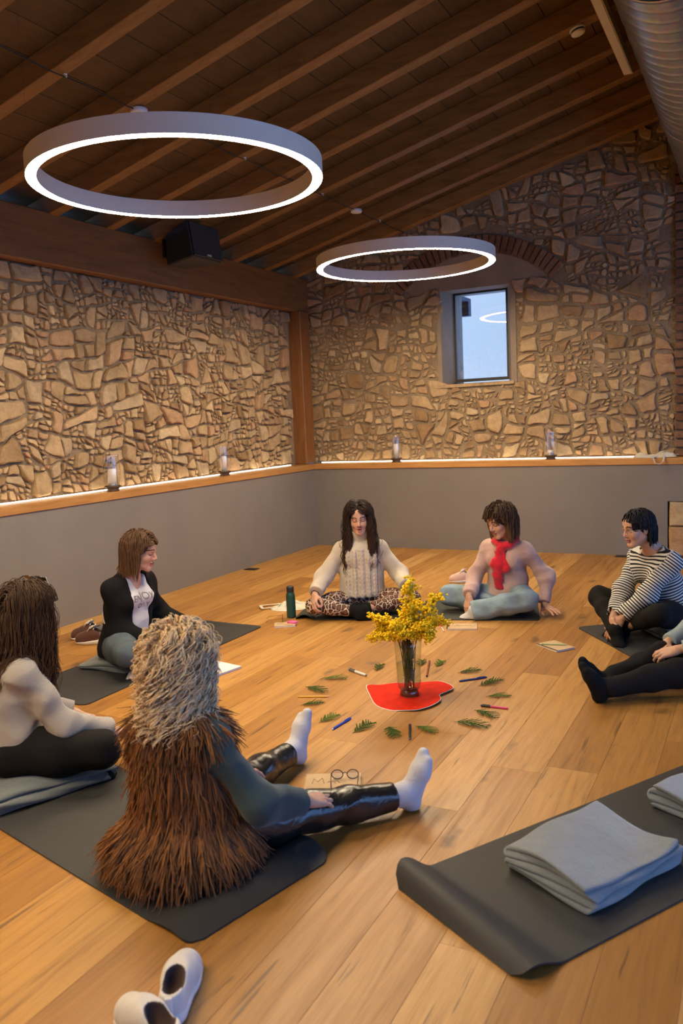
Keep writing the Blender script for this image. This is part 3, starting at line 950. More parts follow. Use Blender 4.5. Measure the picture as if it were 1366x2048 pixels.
def sheet(name, fn, nu, nv, thick, mat, parent=None, loc=None, rz=0):
    U, W = np.meshgrid(np.linspace(0, 1, nu), np.linspace(0, 1, nv), indexing='ij')
    P = fn(U, W)
    du = np.gradient(P, axis=0); dv = np.gradient(P, axis=1); N = np.cross(du, dv); N /= np.linalg.norm(N, axis=2)[..., None] + 1e-9
    T = P + N*thick
    n = nu*nv
    V = np.concatenate([T.reshape(-1, 3), P.reshape(-1, 3)])
    i = np.arange(nu-1)[:, None]*nv + np.arange(nv-1)[None, :]
    top = np.stack([i, i+nv, i+nv+1, i+1], -1).reshape(-1, 4)
    bot = top[:, ::-1] + n
    e = []
    bl = list(range(nv)) + [k*nv + nv-1 for k in range(1, nu)] + [(nu-1)*nv + k for k in range(nv-2, -1, -1)] + [k*nv for k in range(nu-2, 0, -1)]
    for k in range(len(bl)): a, b = bl[k], bl[(k+1) % len(bl)]; e.append((a, b, b+n, a+n))
    me = mesh_np(name, V, np.concatenate([top, bot, np.array(e)]))
    me.set_sharp_from_angle(angle=math.radians(50))
    o = obj(name, me, mat, parent, loc, (0, 0, rz))
    return o

def mat(x, y, ang, L, W, mt, label, curl0=None, curl1=None, rc=.045):
    """(x, y): middle of one short end, ang: direction of the length"""
    def fn(u, w):
        s = u*L; t = (w-.5)*W
        # rounded corners
        for (e, sg) in ((s, 1), (L - s, -1)):
            ins = np.where(e < rc, rc - np.sqrt(np.maximum(rc**2 - (rc-e)**2, 0)), 0)
            t = t*(1 - 2*ins/W)
        z = np.zeros_like(s); ss = s.copy()
        for c, e in ((curl0, s), (curl1, L - s)):
            if c:
                h, wd, tilt = c
                q = np.clip(e/wd, 0, 1)
                b = np.sin(PI*q)**1.3*h*(1 + tilt*(w-.5)*2)
                if c is curl0 and h > .03: b = h*(1 + tilt*(w-.5)*2)*np.where(q < .25, np.sin(PI/2*np.clip(q/.25, 0, 1)), .5 + .5*np.cos(PI*np.clip((q-.25)/.75, 0, 1)))
                z = z + b
        return np.stack([ss, t, z + .0005], -1)
    nu = 140
    o = sheet('yoga_mat', fn, nu, 25, .0055, mt, None, (x, y, 0), ang)
    return tag(o, label, 'yoga mat', 'dark yoga mats on the oak floor')

angE = math.atan2(.855, .52)
mat(4.035, -6.57, angE, 1.83, .60, M['mat'], 'empty charcoal yoga mat with two folded blankets, its near end buckled up', curl0=(.048, .17, .35))
angA = math.atan2(.25, -.968)
mat(3.455, -6.655, angA, 1.85, .61, M['mat'], 'charcoal yoga mat under the woman in the fur vest, end slightly raised', curl0=(.028, .22, -.5))
mat(1.225, -5.47, PI/2, 1.82, .61, M['mat'], 'dark yoga mat under the woman in the black cardigan', curl1=(.012, .1, .8))
mat(1.56, -3.09, math.atan2(.47, 1.70), 1.83, .62, M['mat_green'], 'dark yoga mat shared by the two women in front of the back wall', curl0=(.022, .16, -.6))
mat(3.69 + .3*.81, -3.01 + .3*.59, math.atan2(-.74, .54), 1.85, .61, M['mat'], 'dark yoga mat under the woman in the striped shirt')

def m_fleece(name, c1):
    t = NT(name)
    v = t.coords()
    n = t.noise(v, 6, 4); f = t.noise(v, 190, 3, .7)
    c = t.ramp(n, [(.3, [k*.88 for k in c1]), (.7, [min(1, k*1.1) for k in c1])])
    t.base(t.mix(.3, c, t.ramp(f, [(.3, (.6,)*3), (.7, (1.25,)*3)]), 'MULTIPLY'))
    t.set(.95, 0, .1); t.b.inputs['Sheen Weight'].default_value = .5
    t.bump(t.math('ADD', t.math('MULTIPLY', f, .5), t.math('MULTIPLY', t.noise(v, 18, 3), 1.5)), .4, .006)
    return t.m
M['fleece'] = m_fleece('grey_fleece', (.215, .235, .24))
M['fleece_g'] = m_fleece('grey_green_fleece', (.15, .165, .15))
M['fleece_b'] = m_fleece('blue_grey_fleece', (.13, .18, .235))

def blanket(x, y, z, ang, W, L, layers, th, mt, label, seed=1, sag=0.0, curlout=0.0):
    """fleece folded in layers: serpentine cross-section across W, extruded along L"""
    R2 = np.random.RandomState(seed)
    cl = []
    for i in range(layers):
        zz = th*(i + .5)
        a, b = (-W/2, W/2) if i % 2 == 0 else (W/2, -W/2)
        w0 = R2.uniform(-.012, .012)
        xs = np.linspace(a, b, 14)
        for k, xx in enumerate(xs): cl.append((xx, zz))
        if i < layers-1:
            s = 1 if i % 2 == 0 else -1
            for q in np.linspace(-PI/2, PI/2, 7)[1:-1]: cl.append((s*(W/2 + th*.5*math.cos(q) + w0*0), th*(i+1) + th*.5*math.sin(q)))
    cl = np.array(cl)
    t = np.gradient(cl, axis=0); t /= np.linalg.norm(t, axis=1)[:, None]; nrm = np.stack([-t[:, 1], t[:, 0]], 1)
    hw = th*.46
    left = cl + nrm*hw; right = cl - nrm*hw
    tip = cl[-1] + t[-1]*hw*.7; tip0 = cl[0] - t[0]*hw*.7
    ring = np.concatenate([left, tip[None], right[::-1], tip0[None]])
    m = len(ring); nL = 30
    V = []
    for k in range(nL):
        u = k/(nL-1); yy = (u-.5)*L
        endr = min(1, min(u, 1-u)/.03)
        P = np.zeros((m, 3)); P[:, 0] = ring[:, 0]; P[:, 1] = yy; P[:, 2] = ring[:, 1]
        H = layers*th
        lvl = ring[:, 1]/H
        P[:, 0] += .010*np.sin(yy*9 + seed + lvl*4)*lvl + .006*np.sin(yy*23 + lvl*9 + seed)
        P[:, 1] += .014*np.sin(ring[:, 0]*11 + lvl*7 + seed)*(abs(u-.5)*2)**4 + (.02*(R2.rand()-.5) if k in (0, nL-1) else 0)*lvl
        P[:, 2] *= 1 + .10*np.sin(yy*8 + ring[:, 0]*9 + seed) - sag*(1 - (2*u-1)**2)
        P[:, 2] += .012*lvl*np.sin(ring[:, 0]*14 + yy*6 + seed)
        P[:, 2] = np.maximum(P[:, 2], .0005)
        V.append(P)
    V = np.concatenate(V)
    i = np.arange(nL-1)[:, None]*m; j = np.arange(m)[None, :]; j2 = (j+1) % m
    F = np.stack([i+j, i+j2, i+m+j2, i+m+j], -1).reshape(-1, 4)
    nc = len(cl); caps = []
    for base, fl_ in ((0, False), ((nL-1)*m, True)):
        for k in range(nc-1):
            q = (base+k, base+k+1, base+m-1-(k+1)-1+0, base+m-1-k-1)
            caps.append(q if fl_ else q[::-1])
    F = np.concatenate([F, np.array(caps)])
    me = mesh_np('folded_blanket', V, F)
    o = obj('folded_blanket', me, mt, None, (x, y, z), (0, 0, ang))
    md = o.modifiers.new('sub', 'SUBSURF'); md.levels = 1; md.render_levels = 1
    return tag(o, label, 'blanket', 'folded fleece blankets')
MT = .0065
blanket(4.355, -6.075, MT, math.atan2(.50, .26) - PI/2, .325, .47, 5, .0165, M['fleece'], 'grey-blue fleece blanket folded in layers on the empty mat', 3)
blanket(4.725, -5.44, MT, math.atan2(.50, .24) - PI/2, .33, .46, 4, .018, M['fleece'], 'grey folded blanket at the far end of the empty mat, cut by the picture edge', 5)
blanket(2.05, -6.31, MT, math.radians(-22), .42, .56, 3, .022, M['fleece_g'], 'grey-green folded blanket the woman in the beige sweater sits on', 7)
blanket(1.16, -4.74, MT, math.radians(4), .36, .42, 2, .022, M['fleece_g'], 'dark grey-green folded blanket under the woman in the black cardigan', 9)
blanket(4.36, -3.02, MT, math.radians(35), .36, .44, 3, .020, M['fleece_b'], 'blue-grey folded blanket under the woman in the striped shirt', 11)
blanket(2.98, -6.56, MT, math.radians(10), .34, .30, 2, .022, M['fleece'], 'pale grey folded blanket peeking out from under the fur vest', 13)

# ------------------------------------------------------------------ candle lanterns on the ledges
M['candle'] = m_plain('ivory_wax', (.80, .76, .66), .45, var=.05)
M['candle'].node_tree.nodes['Principled BSDF'].inputs['Subsurface Weight'].default_value = .2
M['darkwood'] = m_plain('dark_turned_wood', (.07, .04, .022), .5, var=.3)
M['lantern_glass'] = m_glass('lantern_glass', refl=1.4)
def lantern(x, y, ch, cr, label, gh=.29, gr=.072):
    r = empty('candle_lantern', (x, y, LZ), 0, label, 'candle lantern', 'hurricane lanterns on the ledges')
    MB().lathe([(.052, 0), (.055, .006), (.046, .016), (.066, .034), (.070, .042), (.066, .046), (.0, .040)], 28).build('base', M['darkwood'], r, smooth=True)
    MB().lathe([(cr, .044), (cr, .044+ch-.006), (cr-.005, .044+ch), (cr*.55, .044+ch-.006), (0.0005, .044+ch-.008)], 24).build('candle', M['candle'], r, smooth=True)
    MB().tube([(0, 0, .03+ch), (.001, 0, .052+ch)], .0013, 5).build('wick', M['black'], r)
    pr = [(.056, .043), (.066, .075), (gr, .15), (gr*.97, .22), (gr*.88, gh), (gr*.90, gh+.02)]
    MB().lathe(pr + [(a-.002, b) for a, b in pr[::-1]], 32, closed=True).build('glass_chimney', M['lantern_glass'], r, smooth=True)
lantern(-.075, -3.38, .145, .036, 'glass candle lantern with thick candle nearest on the left ledge')
lantern(-.075, -1.75, .155, .027, 'glass candle lantern with tall candle on the left ledge near the corner post')
lantern(1.04, .085, .165, .027, 'glass candle lantern with tall candle on the back ledge near the post')
lantern(2.81, .085, .055, .034, 'glass candle lantern with short candle stub on the back ledge')

# ------------------------------------------------------------------ cloth bags
def m_canvas(name, col):
    return m_fabric(name, col, .08, 320, .3, .15, .9, 5)
M['canvas'] = m_canvas('cotton_canvas', (.62, .56, .46))
def bag(name, x, y, z, ang, w, d, label, seed, folds=3, print_=False, hgt=.05):
    r = empty(name, (x, y, z), ang, label, 'tote bag', 'cotton bags')
    R2 = np.random.RandomState(seed); p = R2.uniform(0, 6, 8)
    def top(u, v):
        X = (u-.5)*w; Y = (v-.5)*d
        e = np.minimum(np.minimum(u, 1-u)*6, np.minimum(v, 1-v)*5); e = np.clip(e, 0, 1)
        Z = (.45 + .3*np.sin(u*9+p[0]+v*3) + .2*np.sin(v*11+p[1]+u*5) + .15*np.sin(u*21+p[2]))*hgt*np.sqrt(e) + .35*hgt*u**3
        X = X + .02*np.sin(v*7+p[3]); Y = Y + .02*np.sin(u*8+p[4])*d/.2
        return np.stack([X, Y, np.maximum(Z, .002)], -1)
    sheet('cloth', top, 40, 24, .003, M['canvas'], r)
    def under(u, v):
        q = top(u, v); q[..., 2] = q[..., 2]*.45; q[..., 0] = q[..., 0]*1.02 + .01; q[..., 1] -= .012
        q[..., 2] = np.maximum(q[..., 2], .0008); return q
    sheet('lining', under, 30, 18, .002, M['canvas'], r)
    return r, top
def strap(r, pts, wd=.022, th=.003):
    """flat cloth band along a smoothed path"""
    P = np.array(pts, float); t = np.linspace(0, len(P)-1, 36)
    i = np.clip(t.astype(int), 0, len(P)-2); f = t - i
    f = f*f*(3-2*f); Q = P[i]*(1-f)[:, None] + P[i+1]*f[:, None]
    T = np.gradient(Q, axis=0); T /= np.linalg.norm(T, axis=1)[:, None] + 1e-9
    N = np.cross(T, np.array([0, 0, 1.0])); N /= np.linalg.norm(N, axis=1)[:, None] + 1e-9
    def fn(u, v):
        k = np.clip((u*(len(Q)-1)).round().astype(int), 0, len(Q)-1)
        return Q[k] + N[k]*((v-.5)*wd)[..., None]
    return sheet('strap', fn, 36, 3, th, M['canvas'], r)
b1, top1 = bag('tote_bag', 1.44, -3.02, 0, math.atan2(.3, 1), .36, .24, 'white printed tote bag lying on the floor behind the green bottle', 2, hgt=.055)
strap(b1, [(-.15, -.07, .02), (-.25, -.09, .012), (-.29, -.02, .02), (-.24, .05, .012), (-.14, .04, .022)])
M['ink_violet'] = m_plain('violet_ink', (.12, .09, .25), .8); M['ink_green'] = m_plain('green_ink', (.05, .38, .14), .8)
def decal(r, top, polys, mt, name):
    mb = MB()
    for q in polys:
        us = np.array([p[0] for p in q]); vs_ = np.array([p[1] for p in q]); P = top(us, vs_)
        mb.add([(p[0], p[1], p[2] + .0055) for p in P], [tuple(range(len(q)))])
    o = mb.build(name, mt, r); return o
ln = []
for k in range(9):
    u0 = .38 + .07*k; v0 = .55 + .03*(k % 3)
    ln.append([(u0, v0), (u0 + .05, v0 + .05), (u0 + .052, v0 + .075), (u0 + .002, v0 + .02)])
    ln.append([(u0-.02, v0-.25), (u0 + .05, v0-.22), (u0 + .05, v0-.205), (u0-.02, v0-.23)])
decal(b1, top1, ln, M['ink_violet'], 'printed_lines')
decal(b1, top1, [[(.2 + .035*math.cos(a), .42 + .06*math.sin(a)) for a in np.linspace(0, 2*PI, 12, endpoint=False)]], M['ink_green'], 'printed_dot')
b2, top2 = bag('tote_bag', 3.84, .075, LZ, .05, .36, .13, 'crumpled white cloth bag lying on the right end of the back ledge', 6, hgt=.05)
strap(b2, [(.02, -.07, .02), (.0, -.13, .004), (.02, -.155, -.045), (.06, -.16, -.055), (.09, -.15, -.03), (.10, -.10, .01), (.09, -.05, .03)], .014)
strap(b2, [(.12, .0, .03), (.18, -.02, .022), (.22, .01, .03), (.19, .05, .02), (.10, .04, .035)], .014)

# ------------------------------------------------------------------ bottle, notebooks, pens
M['bottle'] = m_plain('teal_steel', (.012, .065, .052), .38, var=.15, bump=.15, bscale=500)
bo = empty('water_bottle', (1.59, -3.335, 0), 0, 'dark green steel water bottle standing beside the tote bag', 'bottle')
MB().lathe([(.030, 0), (.0345, .004), (.0355, .02), (.0355, .165), (.034, .182), (.028, .196), (.026, .2)], 32).build('flask', M['bottle'], bo, smooth=True)
MB().lathe([(.028, .199), (.029, .203), (.029, .235), (.027, .242), (.022, .246), (.001, .246)], 32).build('lid', M['black'], bo, smooth=True)
MB().lathe([(.0285, .1965), (.0295, .1975), (.0295, .2005), (.0285, .2015)], 32, closed=True).build('collar', M['bottle'], bo, smooth=True)

M['kraft'] = m_plain('kraft_card', (.52, .36, .20), .8, var=.1, scale=14, bump=.1, bscale=200)
M['paper'] = m_plain('white_paper', (.72, .70, .68), .8, var=.04)
M['blue_edge'] = m_plain('blue_cover', (.10, .16, .42), .5)
M['ink'] = m_plain('black_ink', (.02, .018, .017), .7)
def notebook(x, y, ang, w, d, th, cover, label, z=0.0005, pages=True, bottom=None, spiral=False):
    r = empty('notebook', (x, y, z), ang, label, 'notebook', 'notebooks on the floor')
    MB().box(-w/2, w/2, -d/2, d/2, 0, .0015).build('back_cover', bottom or cover, r)
    MB().box(-w/2+.003, w/2-.003, -d/2+.002, d/2-.003, .0015, th-.0015).build('pages', M['paper'], r)
    MB().box(-w/2, w/2, -d/2, d/2, th-.0015, th).build('cover', cover, r)
    return r
def scribble(r, paths, z, mt, name='handwriting', rad=.0011):
    mb = MB()
    for p in paths: mb.tube([(a, b, z) for a, b in p], rad, 4)
    return mb.build(name, mt, r)
def wob(x0, y0, x1, n, amp, seed):
    R2 = random.Random(seed)
    return [(x0 + (x1-x0)*i/n, y0 + amp*(R2.random()-.5)*(1 if i % 2 else -1)*2) for i in range(n+1)]

nA = notebook(1.675, -3.575, math.atan2(.08, .14), .155, .115, .012, M['kraft'], 'kraft notebook with pink eraser and amber sunglasses lying on it')
scribble(nA, [[(-.06, .01), (-.02, .0), (.02, -.035), (.06, -.05)]], .0122, M['ink'], 'elastic_band', .0015)
pk = empty('eraser', (1.715, -3.535, .0128), math.radians(-8), 'bright pink block lying on the kraft notebook', 'eraser')
MB().box(-.035, .035, -.022, .022, 0, .014).build('block', m_plain('pink_rubber', (.75, .08, .27), .5), pk, bevel=.003)
MB().box(-.014, .036, -.0225, .0225, .0, .0145).build('sleeve', m_plain('pink_sleeve', (.82, .16, .38), .4), pk, bevel=.002)
M['amber'] = m_plain('amber_shell', (.30, .12, .012), .2, var=.7, scale=40)
def glasses(x, y, z, ang, label, mt, s=1.0, lens=None, name='eyeglasses'):
    r = empty(name, (x, y, z), ang, label, 'glasses')
    for k in (-1, 1):
        pts = [(k*.034*s + .025*s*math.cos(a), 0, .022*s + .021*s*math.sin(a)) for a in np.linspace(0, 2*PI, 15)]
        f_ = MB().tube(pts, .0022*s, 5, caps=False).build('rim', mt, r, smooth=True)
        MB().tube([(k*.058*s, 0, .03*s), (k*.060*s, .01*s, .031*s), (k*.057*s, .10*s, .026*s), (k*.055*s, .125*s, .010*s)], .0022*s, 5).build('temple', mt, r, smooth=True)
        if lens:
            v = [(k*.034*s + .024*s*math.cos(a), 0, .022*s + .02*s*math.sin(a)) for a in np.linspace(0, 2*PI, 16, endpoint=False)]
            MB().add(v + [(p[0], .0015, p[2]) for p in v], [tuple(range(16)), tuple(range(31, 15, -1))]).build('lens', lens, r)
    MB().tube([(-.010*s, 0, .026*s), (0, -.002, .030*s), (.010*s, 0, .026*s)], .002*s, 5).build('bridge', mt, r, smooth=True)
    return r
M['darklens'] = m_plain('dark_lens', (.015, .012, .01), .12)
glasses(1.61, -3.50, .0130, math.radians(120), 'amber tortoiseshell sunglasses on the kraft notebook by the bottle', M['amber'], 1.0, M['darklens'], 'sunglasses')

nB = notebook(2.935, -3.245, math.atan2(.07, .21), .215, .15, .010, M['kraft'], 'kraft notebook with handwriting in front of the woman with the red scarf')
scribble(nB, [wob(-.07, .015, .07, 26, .012, 3)], .0101, M['ink'], rad=.0009)
MB().box(-.107, -.098, -.075, .075, .0098, .0108).build('spine_tape', M['black'], nB)
nC = notebook(3.66, -3.54, math.radians(-38), .20, .145, .012, M['kraft'], 'kraft notebook with a green pencil across it on the right of the floor')
MB().box(-.1, .1, -.0728, -.064, .0118, .0128).build('spine_tape', M['black'], nC)
nD = notebook(1.80, -4.66, math.radians(78), .21, .30, .014, M['paper'], 'white open notepad with blue edge beside the curly haired woman', bottom=M['blue_edge'])
nE = notebook(3.265, -5.845, math.radians(25), .23, .17, .014, M['kraft'], 'kraft notebook with a handwritten letter M beside the woman in the fur vest', z=.0005)
scribble(nE, [[(-.085, -.012), (-.08, .035), (-.062, .005), (-.045, .038), (-.035, -.012)], wob(-.02, .0, .03, 8, .012, 5)], .0142, M['ink'], rad=.0012)
glasses(3.30, -5.80, .0145, math.radians(205), 'dark framed eyeglasses resting on the notebook with the letter M', M['black'], .95, m_glass('spectacle_lens', (.9, .92, 1), 1.5))

def pen(ax_, ay_, bx, by, mats, label, r=.005, kind='pen', z=None, zs=None):
    L = math.hypot(bx-ax_, by-ay_); ang = math.atan2(by-ay_, bx-ax_)
    z0 = (z if z is not None else 0.0) + r + .0003
    ro = empty(kind, ((ax_+bx)/2, (ay_+by)/2, z0), ang, label, kind, 'pens and pencils around the heart')
    def cyl(x0, x1, r0, r1, m, n):
        MB().tube([(x0, 0, 0), (x1, 0, 0)], [r0, r1], 10).build(n, m, ro, smooth=False)
    if kind == 'pencil':
        cyl(-L/2, L/2 - .016, r, r, mats[0], 'barrel'); cyl(L/2-.016, L/2-.004, r, r*.35, mats[1], 'sharpened_tip'); cyl(L/2-.004, L/2, r*.35, .0004, mats[2], 'lead')
    else:
        cyl(-L/2, L*.12, r, r, mats[0], 'barrel'); cyl(L*.12, L/2 - .006, r*1.12, r*1.12, mats[1], 'cap'); cyl(L/2-.006, L/2, r*1.05, r*.5, mats[1], 'cap_end'); cyl(-L/2-.004, -L/2, r*.6, r*.9, mats[2], 'end_plug')
        MB().box(L*.14, L*.42, -.0015, .0015, r*1.1, r*1.55).build('clip', mats[1], ro)
    return ro
def at0(px, py): pass
mk = lambda n, c, ro=.35: m_plain(n, c, ro, var=.05)
P_white = mk('pen_white', (.7, .7, .7)); P_grey = mk('pen_grey', (.12, .12, .13)); P_blue = mk('pen_blue', (.02, .07, .45)); P_navy = mk('pen_navy', (.012, .025, .14)); P_black = M['black']
P_pink = mk('pen_pink', (.65, .03, .16)); P_yel = mk('pencil_yellow', (.75, .38, .03)); P_wood = mk('pencil_wood', (.6, .42, .25), .7); P_rust = mk('pen_rust', (.25, .05, .012)); P_green = mk('pencil_green', (.35, .48, .25))
pen(2.771, -4.483, 2.623, -4.411, (P_white, P_grey, P_grey), 'white board marker with grey cap, left behind the vase', 0.0075, 'pen')
pen(2.575, -4.942, 2.738, -4.880, (P_yel, P_wood, P_black), 'yellow pencil lying left of the red heart', 0.004, 'pencil')
pen(2.979, -5.299, 2.996, -5.135, (P_blue, P_blue, P_white), 'bright blue ballpoint pen in front left of the red heart', 0.0055, 'pen')
pen(3.377, -5.284, 3.307, -5.114, (P_black, P_black, P_grey), 'black ballpoint pen in front of the red heart', 0.0055, 'pen')
pen(3.109, -4.376, 3.014, -4.085, (P_rust, P_rust, P_black), 'rust brown pen standing out behind the right side of the vase', 0.0055, 'pen')
pen(3.318, -4.400, 3.439, -4.281, (P_navy, P_navy, P_black), 'long navy blue pen lying right of the vase', 0.005, 'pen')
pen(3.687, -4.737, 3.547, -4.742, (P_pink, P_black, P_pink), 'black and pink marker right of the red heart', 0.0055, 'pen')
pen(2.858, -3.398, 2.763, -3.223, (P_white, P_pink, P_pink), 'small white and pink pen beside the kraft notebook with handwriting', 0.004, 'pen')
pen(3.575, -3.555, 3.735, -3.525, (P_green, P_wood, P_black), 'pale green pencil lying across the kraft notebook on the right', .004, 'pencil', z=.0135)
pen(3.262, -5.985, 3.385, -5.885, (P_white, P_grey, P_white), 'slim grey pen beside the hand of the woman in the fur vest', .005, 'pen', z=.0147)
SPRIGS = [
    (2.610, -4.593, 0.33, 'left behind the vase, by the board marker'),
    (2.602, -4.799, -0.12, 'just behind the yellow pencil'),
    (2.701, -5.015, 0.85, 'just in front of the yellow pencil'),
    (2.887, -5.182, 1.21, 'left of the bright blue pen'),
    (3.104, -5.232, 1.31, 'right of the bright blue pen'),
    (3.262, -5.228, -1.09, 'left of the black pen'),
    (3.398, -5.143, -0.41, 'right of the black pen'),
    (2.778, -4.316, 1.64, 'right of the white board marker'),
    (2.987, -4.149, 1.78, 'half hidden behind the vase'),
    (3.091, -4.125, 1.59, 'right of the rust brown pen'),
    (3.305, -4.209, 0.76, 'just behind the navy pen'),
    (3.481, -4.371, 1.17, 'just in front of the navy pen'),
    (3.586, -4.572, 0.18, 'behind the black and pink marker'),
    (3.600, -4.845, -0.32, 'in front of the black and pink marker'),
    (3.577, -5.007, -0.18, 'frontmost on the right of the heart'),
]
HEART = [(2.852, -4.647), (2.927, -4.773), (3.032, -4.912), (3.132, -4.955), (3.21, -4.942), (3.277, -4.918), (3.325, -4.83), (3.333, -4.746), (3.306, -4.689), (3.3, -4.657), (3.317, -4.617), (3.331, -4.56), (3.324, -4.526), (3.273, -4.472), (3.207, -4.438), (3.133, -4.464), (3.073, -4.504), (2.979, -4.537), (2.916, -4.606)]
# ------------------------------------------------------------------ red paper heart
M['redpaper'] = m_plain('red_paint_on_paper', (.62, .022, .006), .75, var=.22, scale=14, bump=.2, bscale=60, spec=.1)
def smooth_poly(P, n=4):
    P = np.array(P); out = []
    N = len(P)
    for i in range(N):
        p0, p1, p2, p3 = P[i-1], P[i], P[(i+1) % N], P[(i+2) % N]
        for k in range(n):
            t = k/n
            out.append(.5*((2*p1) + (-p0+p2)*t + (2*p0-5*p1+4*p2-p3)*t*t + (-p0+3*p1-3*p2+p3)*t**3))
    return np.array(out)
hp = smooth_poly(HEART, 3); hc = np.array([3.12, -4.70])
ht = empty('paper_heart', (hc[0], hc[1], 0), 0, 'red painted paper heart lying flat on the floor under the vase', 'paper heart')
def heart_layer(s, z, th, lift):
    Q = (hp - hc)*s; n = len(Q); v = []; f = []
    rings = [1.0, .9, .7, .4]
    for zz in (z, z + th):
        for g in rings:
            for q in Q:
                e = max(0, g - .75)/.25
                l = lift*e*max(0, q[0] - .02)*2.2 + lift*e*max(0, -q[0]-.12)*1.5
                v.append((q[0]*g, q[1]*g, zz + l))
        v.append((0, 0, zz))
    m = len(rings)*n + 1
    for b, fl_ in ((0, True), (m, False)):
        for r_ in range(len(rings)-1):
            for i in range(n):
                q = (b+r_*n+i, b+r_*n+(i+1) % n, b+(r_+1)*n+(i+1) % n, b+(r_+1)*n+i); f.append(q[::-1] if fl_ else q)
        for i in range(n):
            q = (b+(len(rings)-1)*n+i, b+(len(rings)-1)*n+(i+1) % n, b+m-1); f.append(q[::-1] if fl_ else q)
    for i in range(n): f.append((i, (i+1) % n, m+(i+1) % n, m+i)[::-1])
    return MB().add(v, f)
heart_layer(1.0, .0004, .0012, .03).build('white_backing', M['paper'], ht, smooth=False)
heart_layer(.982, .0017, .0006, .03).build('red_face', M['redpaper'], ht, smooth=False)

# ------------------------------------------------------------------ vase
VX, VY = 3.135, -4.70
M['vase_glass'] = m_glass('vase_glass', (.93, .95, .93), 1.3)
M['water'] = m_glass('vase_water', (.90, .93, .88), .3)
vz = .003
va = empty('glass_vase', (VX, VY, vz), 0, 'tall clear glass vase holding the yellow mimosa', 'vase')
pr = [(.050, .0), (.054, .006), (.050, .022), (.046, .032), (.062, .046), (.066, .075), (.066, .12), (.069, .20), (.074, .27), (.078, .315)]
MB().lathe(pr + [(a-.0035, max(b, .034)) for a, b in pr[::-1] if b > .03] + [(.0005, .034)], 40).build('glass_body', M['vase_glass'], va, smooth=True)
MB().lathe([(.0478, .0015), (.0505, .007), (.0465, .022), (.043, .031), (.0005, .032)], 36).build('thick_foot', m_plain('dark_glass_foot', (.10, .035, .02), .15, spec=.6), va, smooth=True)
MB().lathe([(.056, .036), (.0615, .075), (.0615, .12), (.0635, .175), (.0005, .175)], 36).build('water', M['water'], va, smooth=True)

# ------------------------------------------------------------------ mimosa: branches in the vase, leaf sprigs around the heart
M['stem'] = m_plain('green_stem', (.06, .075, .025), .7)
M['leaf'] = m_plain('mimosa_leaf', (.028, .070, .012), .8, var=.35, scale=40, spec=.1)
M['leaf_l'] = m_plain('mimosa_leaf_light', (.065, .12, .018), .8, var=.35, scale=40, spec=.1)
def m_blossom():
    t = NT('mimosa_blossom')
    v = t.coords(); ge = t.node('ShaderNodeNewGeometry')
    c = t.ramp(ge.outputs['Random Per Island'], [(0, (.74, .44, .006)), (.5, (.90, .60, .010)), (1, (.97, .72, .03))])
    t.base(c); t.set(.85, 0, .2); t.bump(t.noise(v, 900, 2), .6, .002); return t.m
M['blossom'] = m_blossom()
_ico = bmesh.new(); bmesh.ops.create_icosphere(_ico, subdivisions=1, radius=1.0)
ICO_V = np.array([v.co[:] for v in _ico.verts], np.float32); ICO_F = np.array([[v.index for v in f.verts] for f in _ico.faces]); _ico.free()
def balls(P, r):
    P = np.asarray(P, np.float32); n = len(P); r = np.asarray(r, np.float32)
    V = (P[:, None, :] + ICO_V[None]*r[:, None, None]).reshape(-1, 3)
    F = (ICO_F[None] + (np.arange(n)*len(ICO_V))[:, None, None]).reshape(-1, 3)
    return V, F
def leaf_geo(L, seed, curl=.12, pairs=9, wmax=.40):
    """bipinnate mimosa leaf along +x from the origin: midrib, side ribs carrying leaflets"""
    R2 = random.Random(seed); mb = MB()
    mid = [(L*t, .03*L*math.sin(t*3+seed), curl*L*math.sin(t*PI)*.6 + .002) for t in np.linspace(0, 1, 8)]
    mb.tube(mid, [.0012]*7 + [.0006], 4)
    for i in range(pairs):
        t = .12 + .85*i/(pairs-1)
        k = t*7; a = int(min(k, 6)); fr_ = k - a
        c = [mid[a][m]*(1-fr_) + mid[a+1][m]*fr_ for m in range(3)]
        ln_ = L*wmax*(math.sin(PI*(.18 + .72*t)))**.8
        for s in (-1, 1):
            d = math.radians(38 + R2.uniform(-6, 6))
            dx, dy = math.cos(d), s*math.sin(d)
            nl = 6; z1 = R2.uniform(-.02, .06)*L
            w = ln_*.14
            # one flat feathery pinna: saw-toothed leaflet outline with a raised midline
            top = []; lo_ = []
            for q in range(nl*2+1):
                u = q/(nl*2); wd = w*(1 if q % 2 else .25)*(1-.55*u)
                px_, py_, pz = c[0]+dx*ln_*u, c[1]+dy*ln_*u, c[2]+z1*u + .0015
                top.append((px_ - dy*wd + dx*wd*.6, py_ + dx*wd + dy*wd*.6, max(.0008, pz-.001))); lo_.append((px_ + dy*wd + dx*wd*.6, py_ - dx*wd + dy*wd*.6, max(.0008, pz-.001)))
            midl = [(c[0]+dx*ln_*q/(nl*2), c[1]+dy*ln_*q/(nl*2), c[2]+z1*q/(nl*2)+.0022) for q in range(nl*2+1)]
            n = nl*2+1
            mb.add(top + midl + lo_, [(q, q+1, n+q+1, n+q) for q in range(n-1)] + [(n+q, n+q+1, 2*n+q+1, 2*n+q) for q in range(n-1)])
    return mb
SZ = random.Random(12)
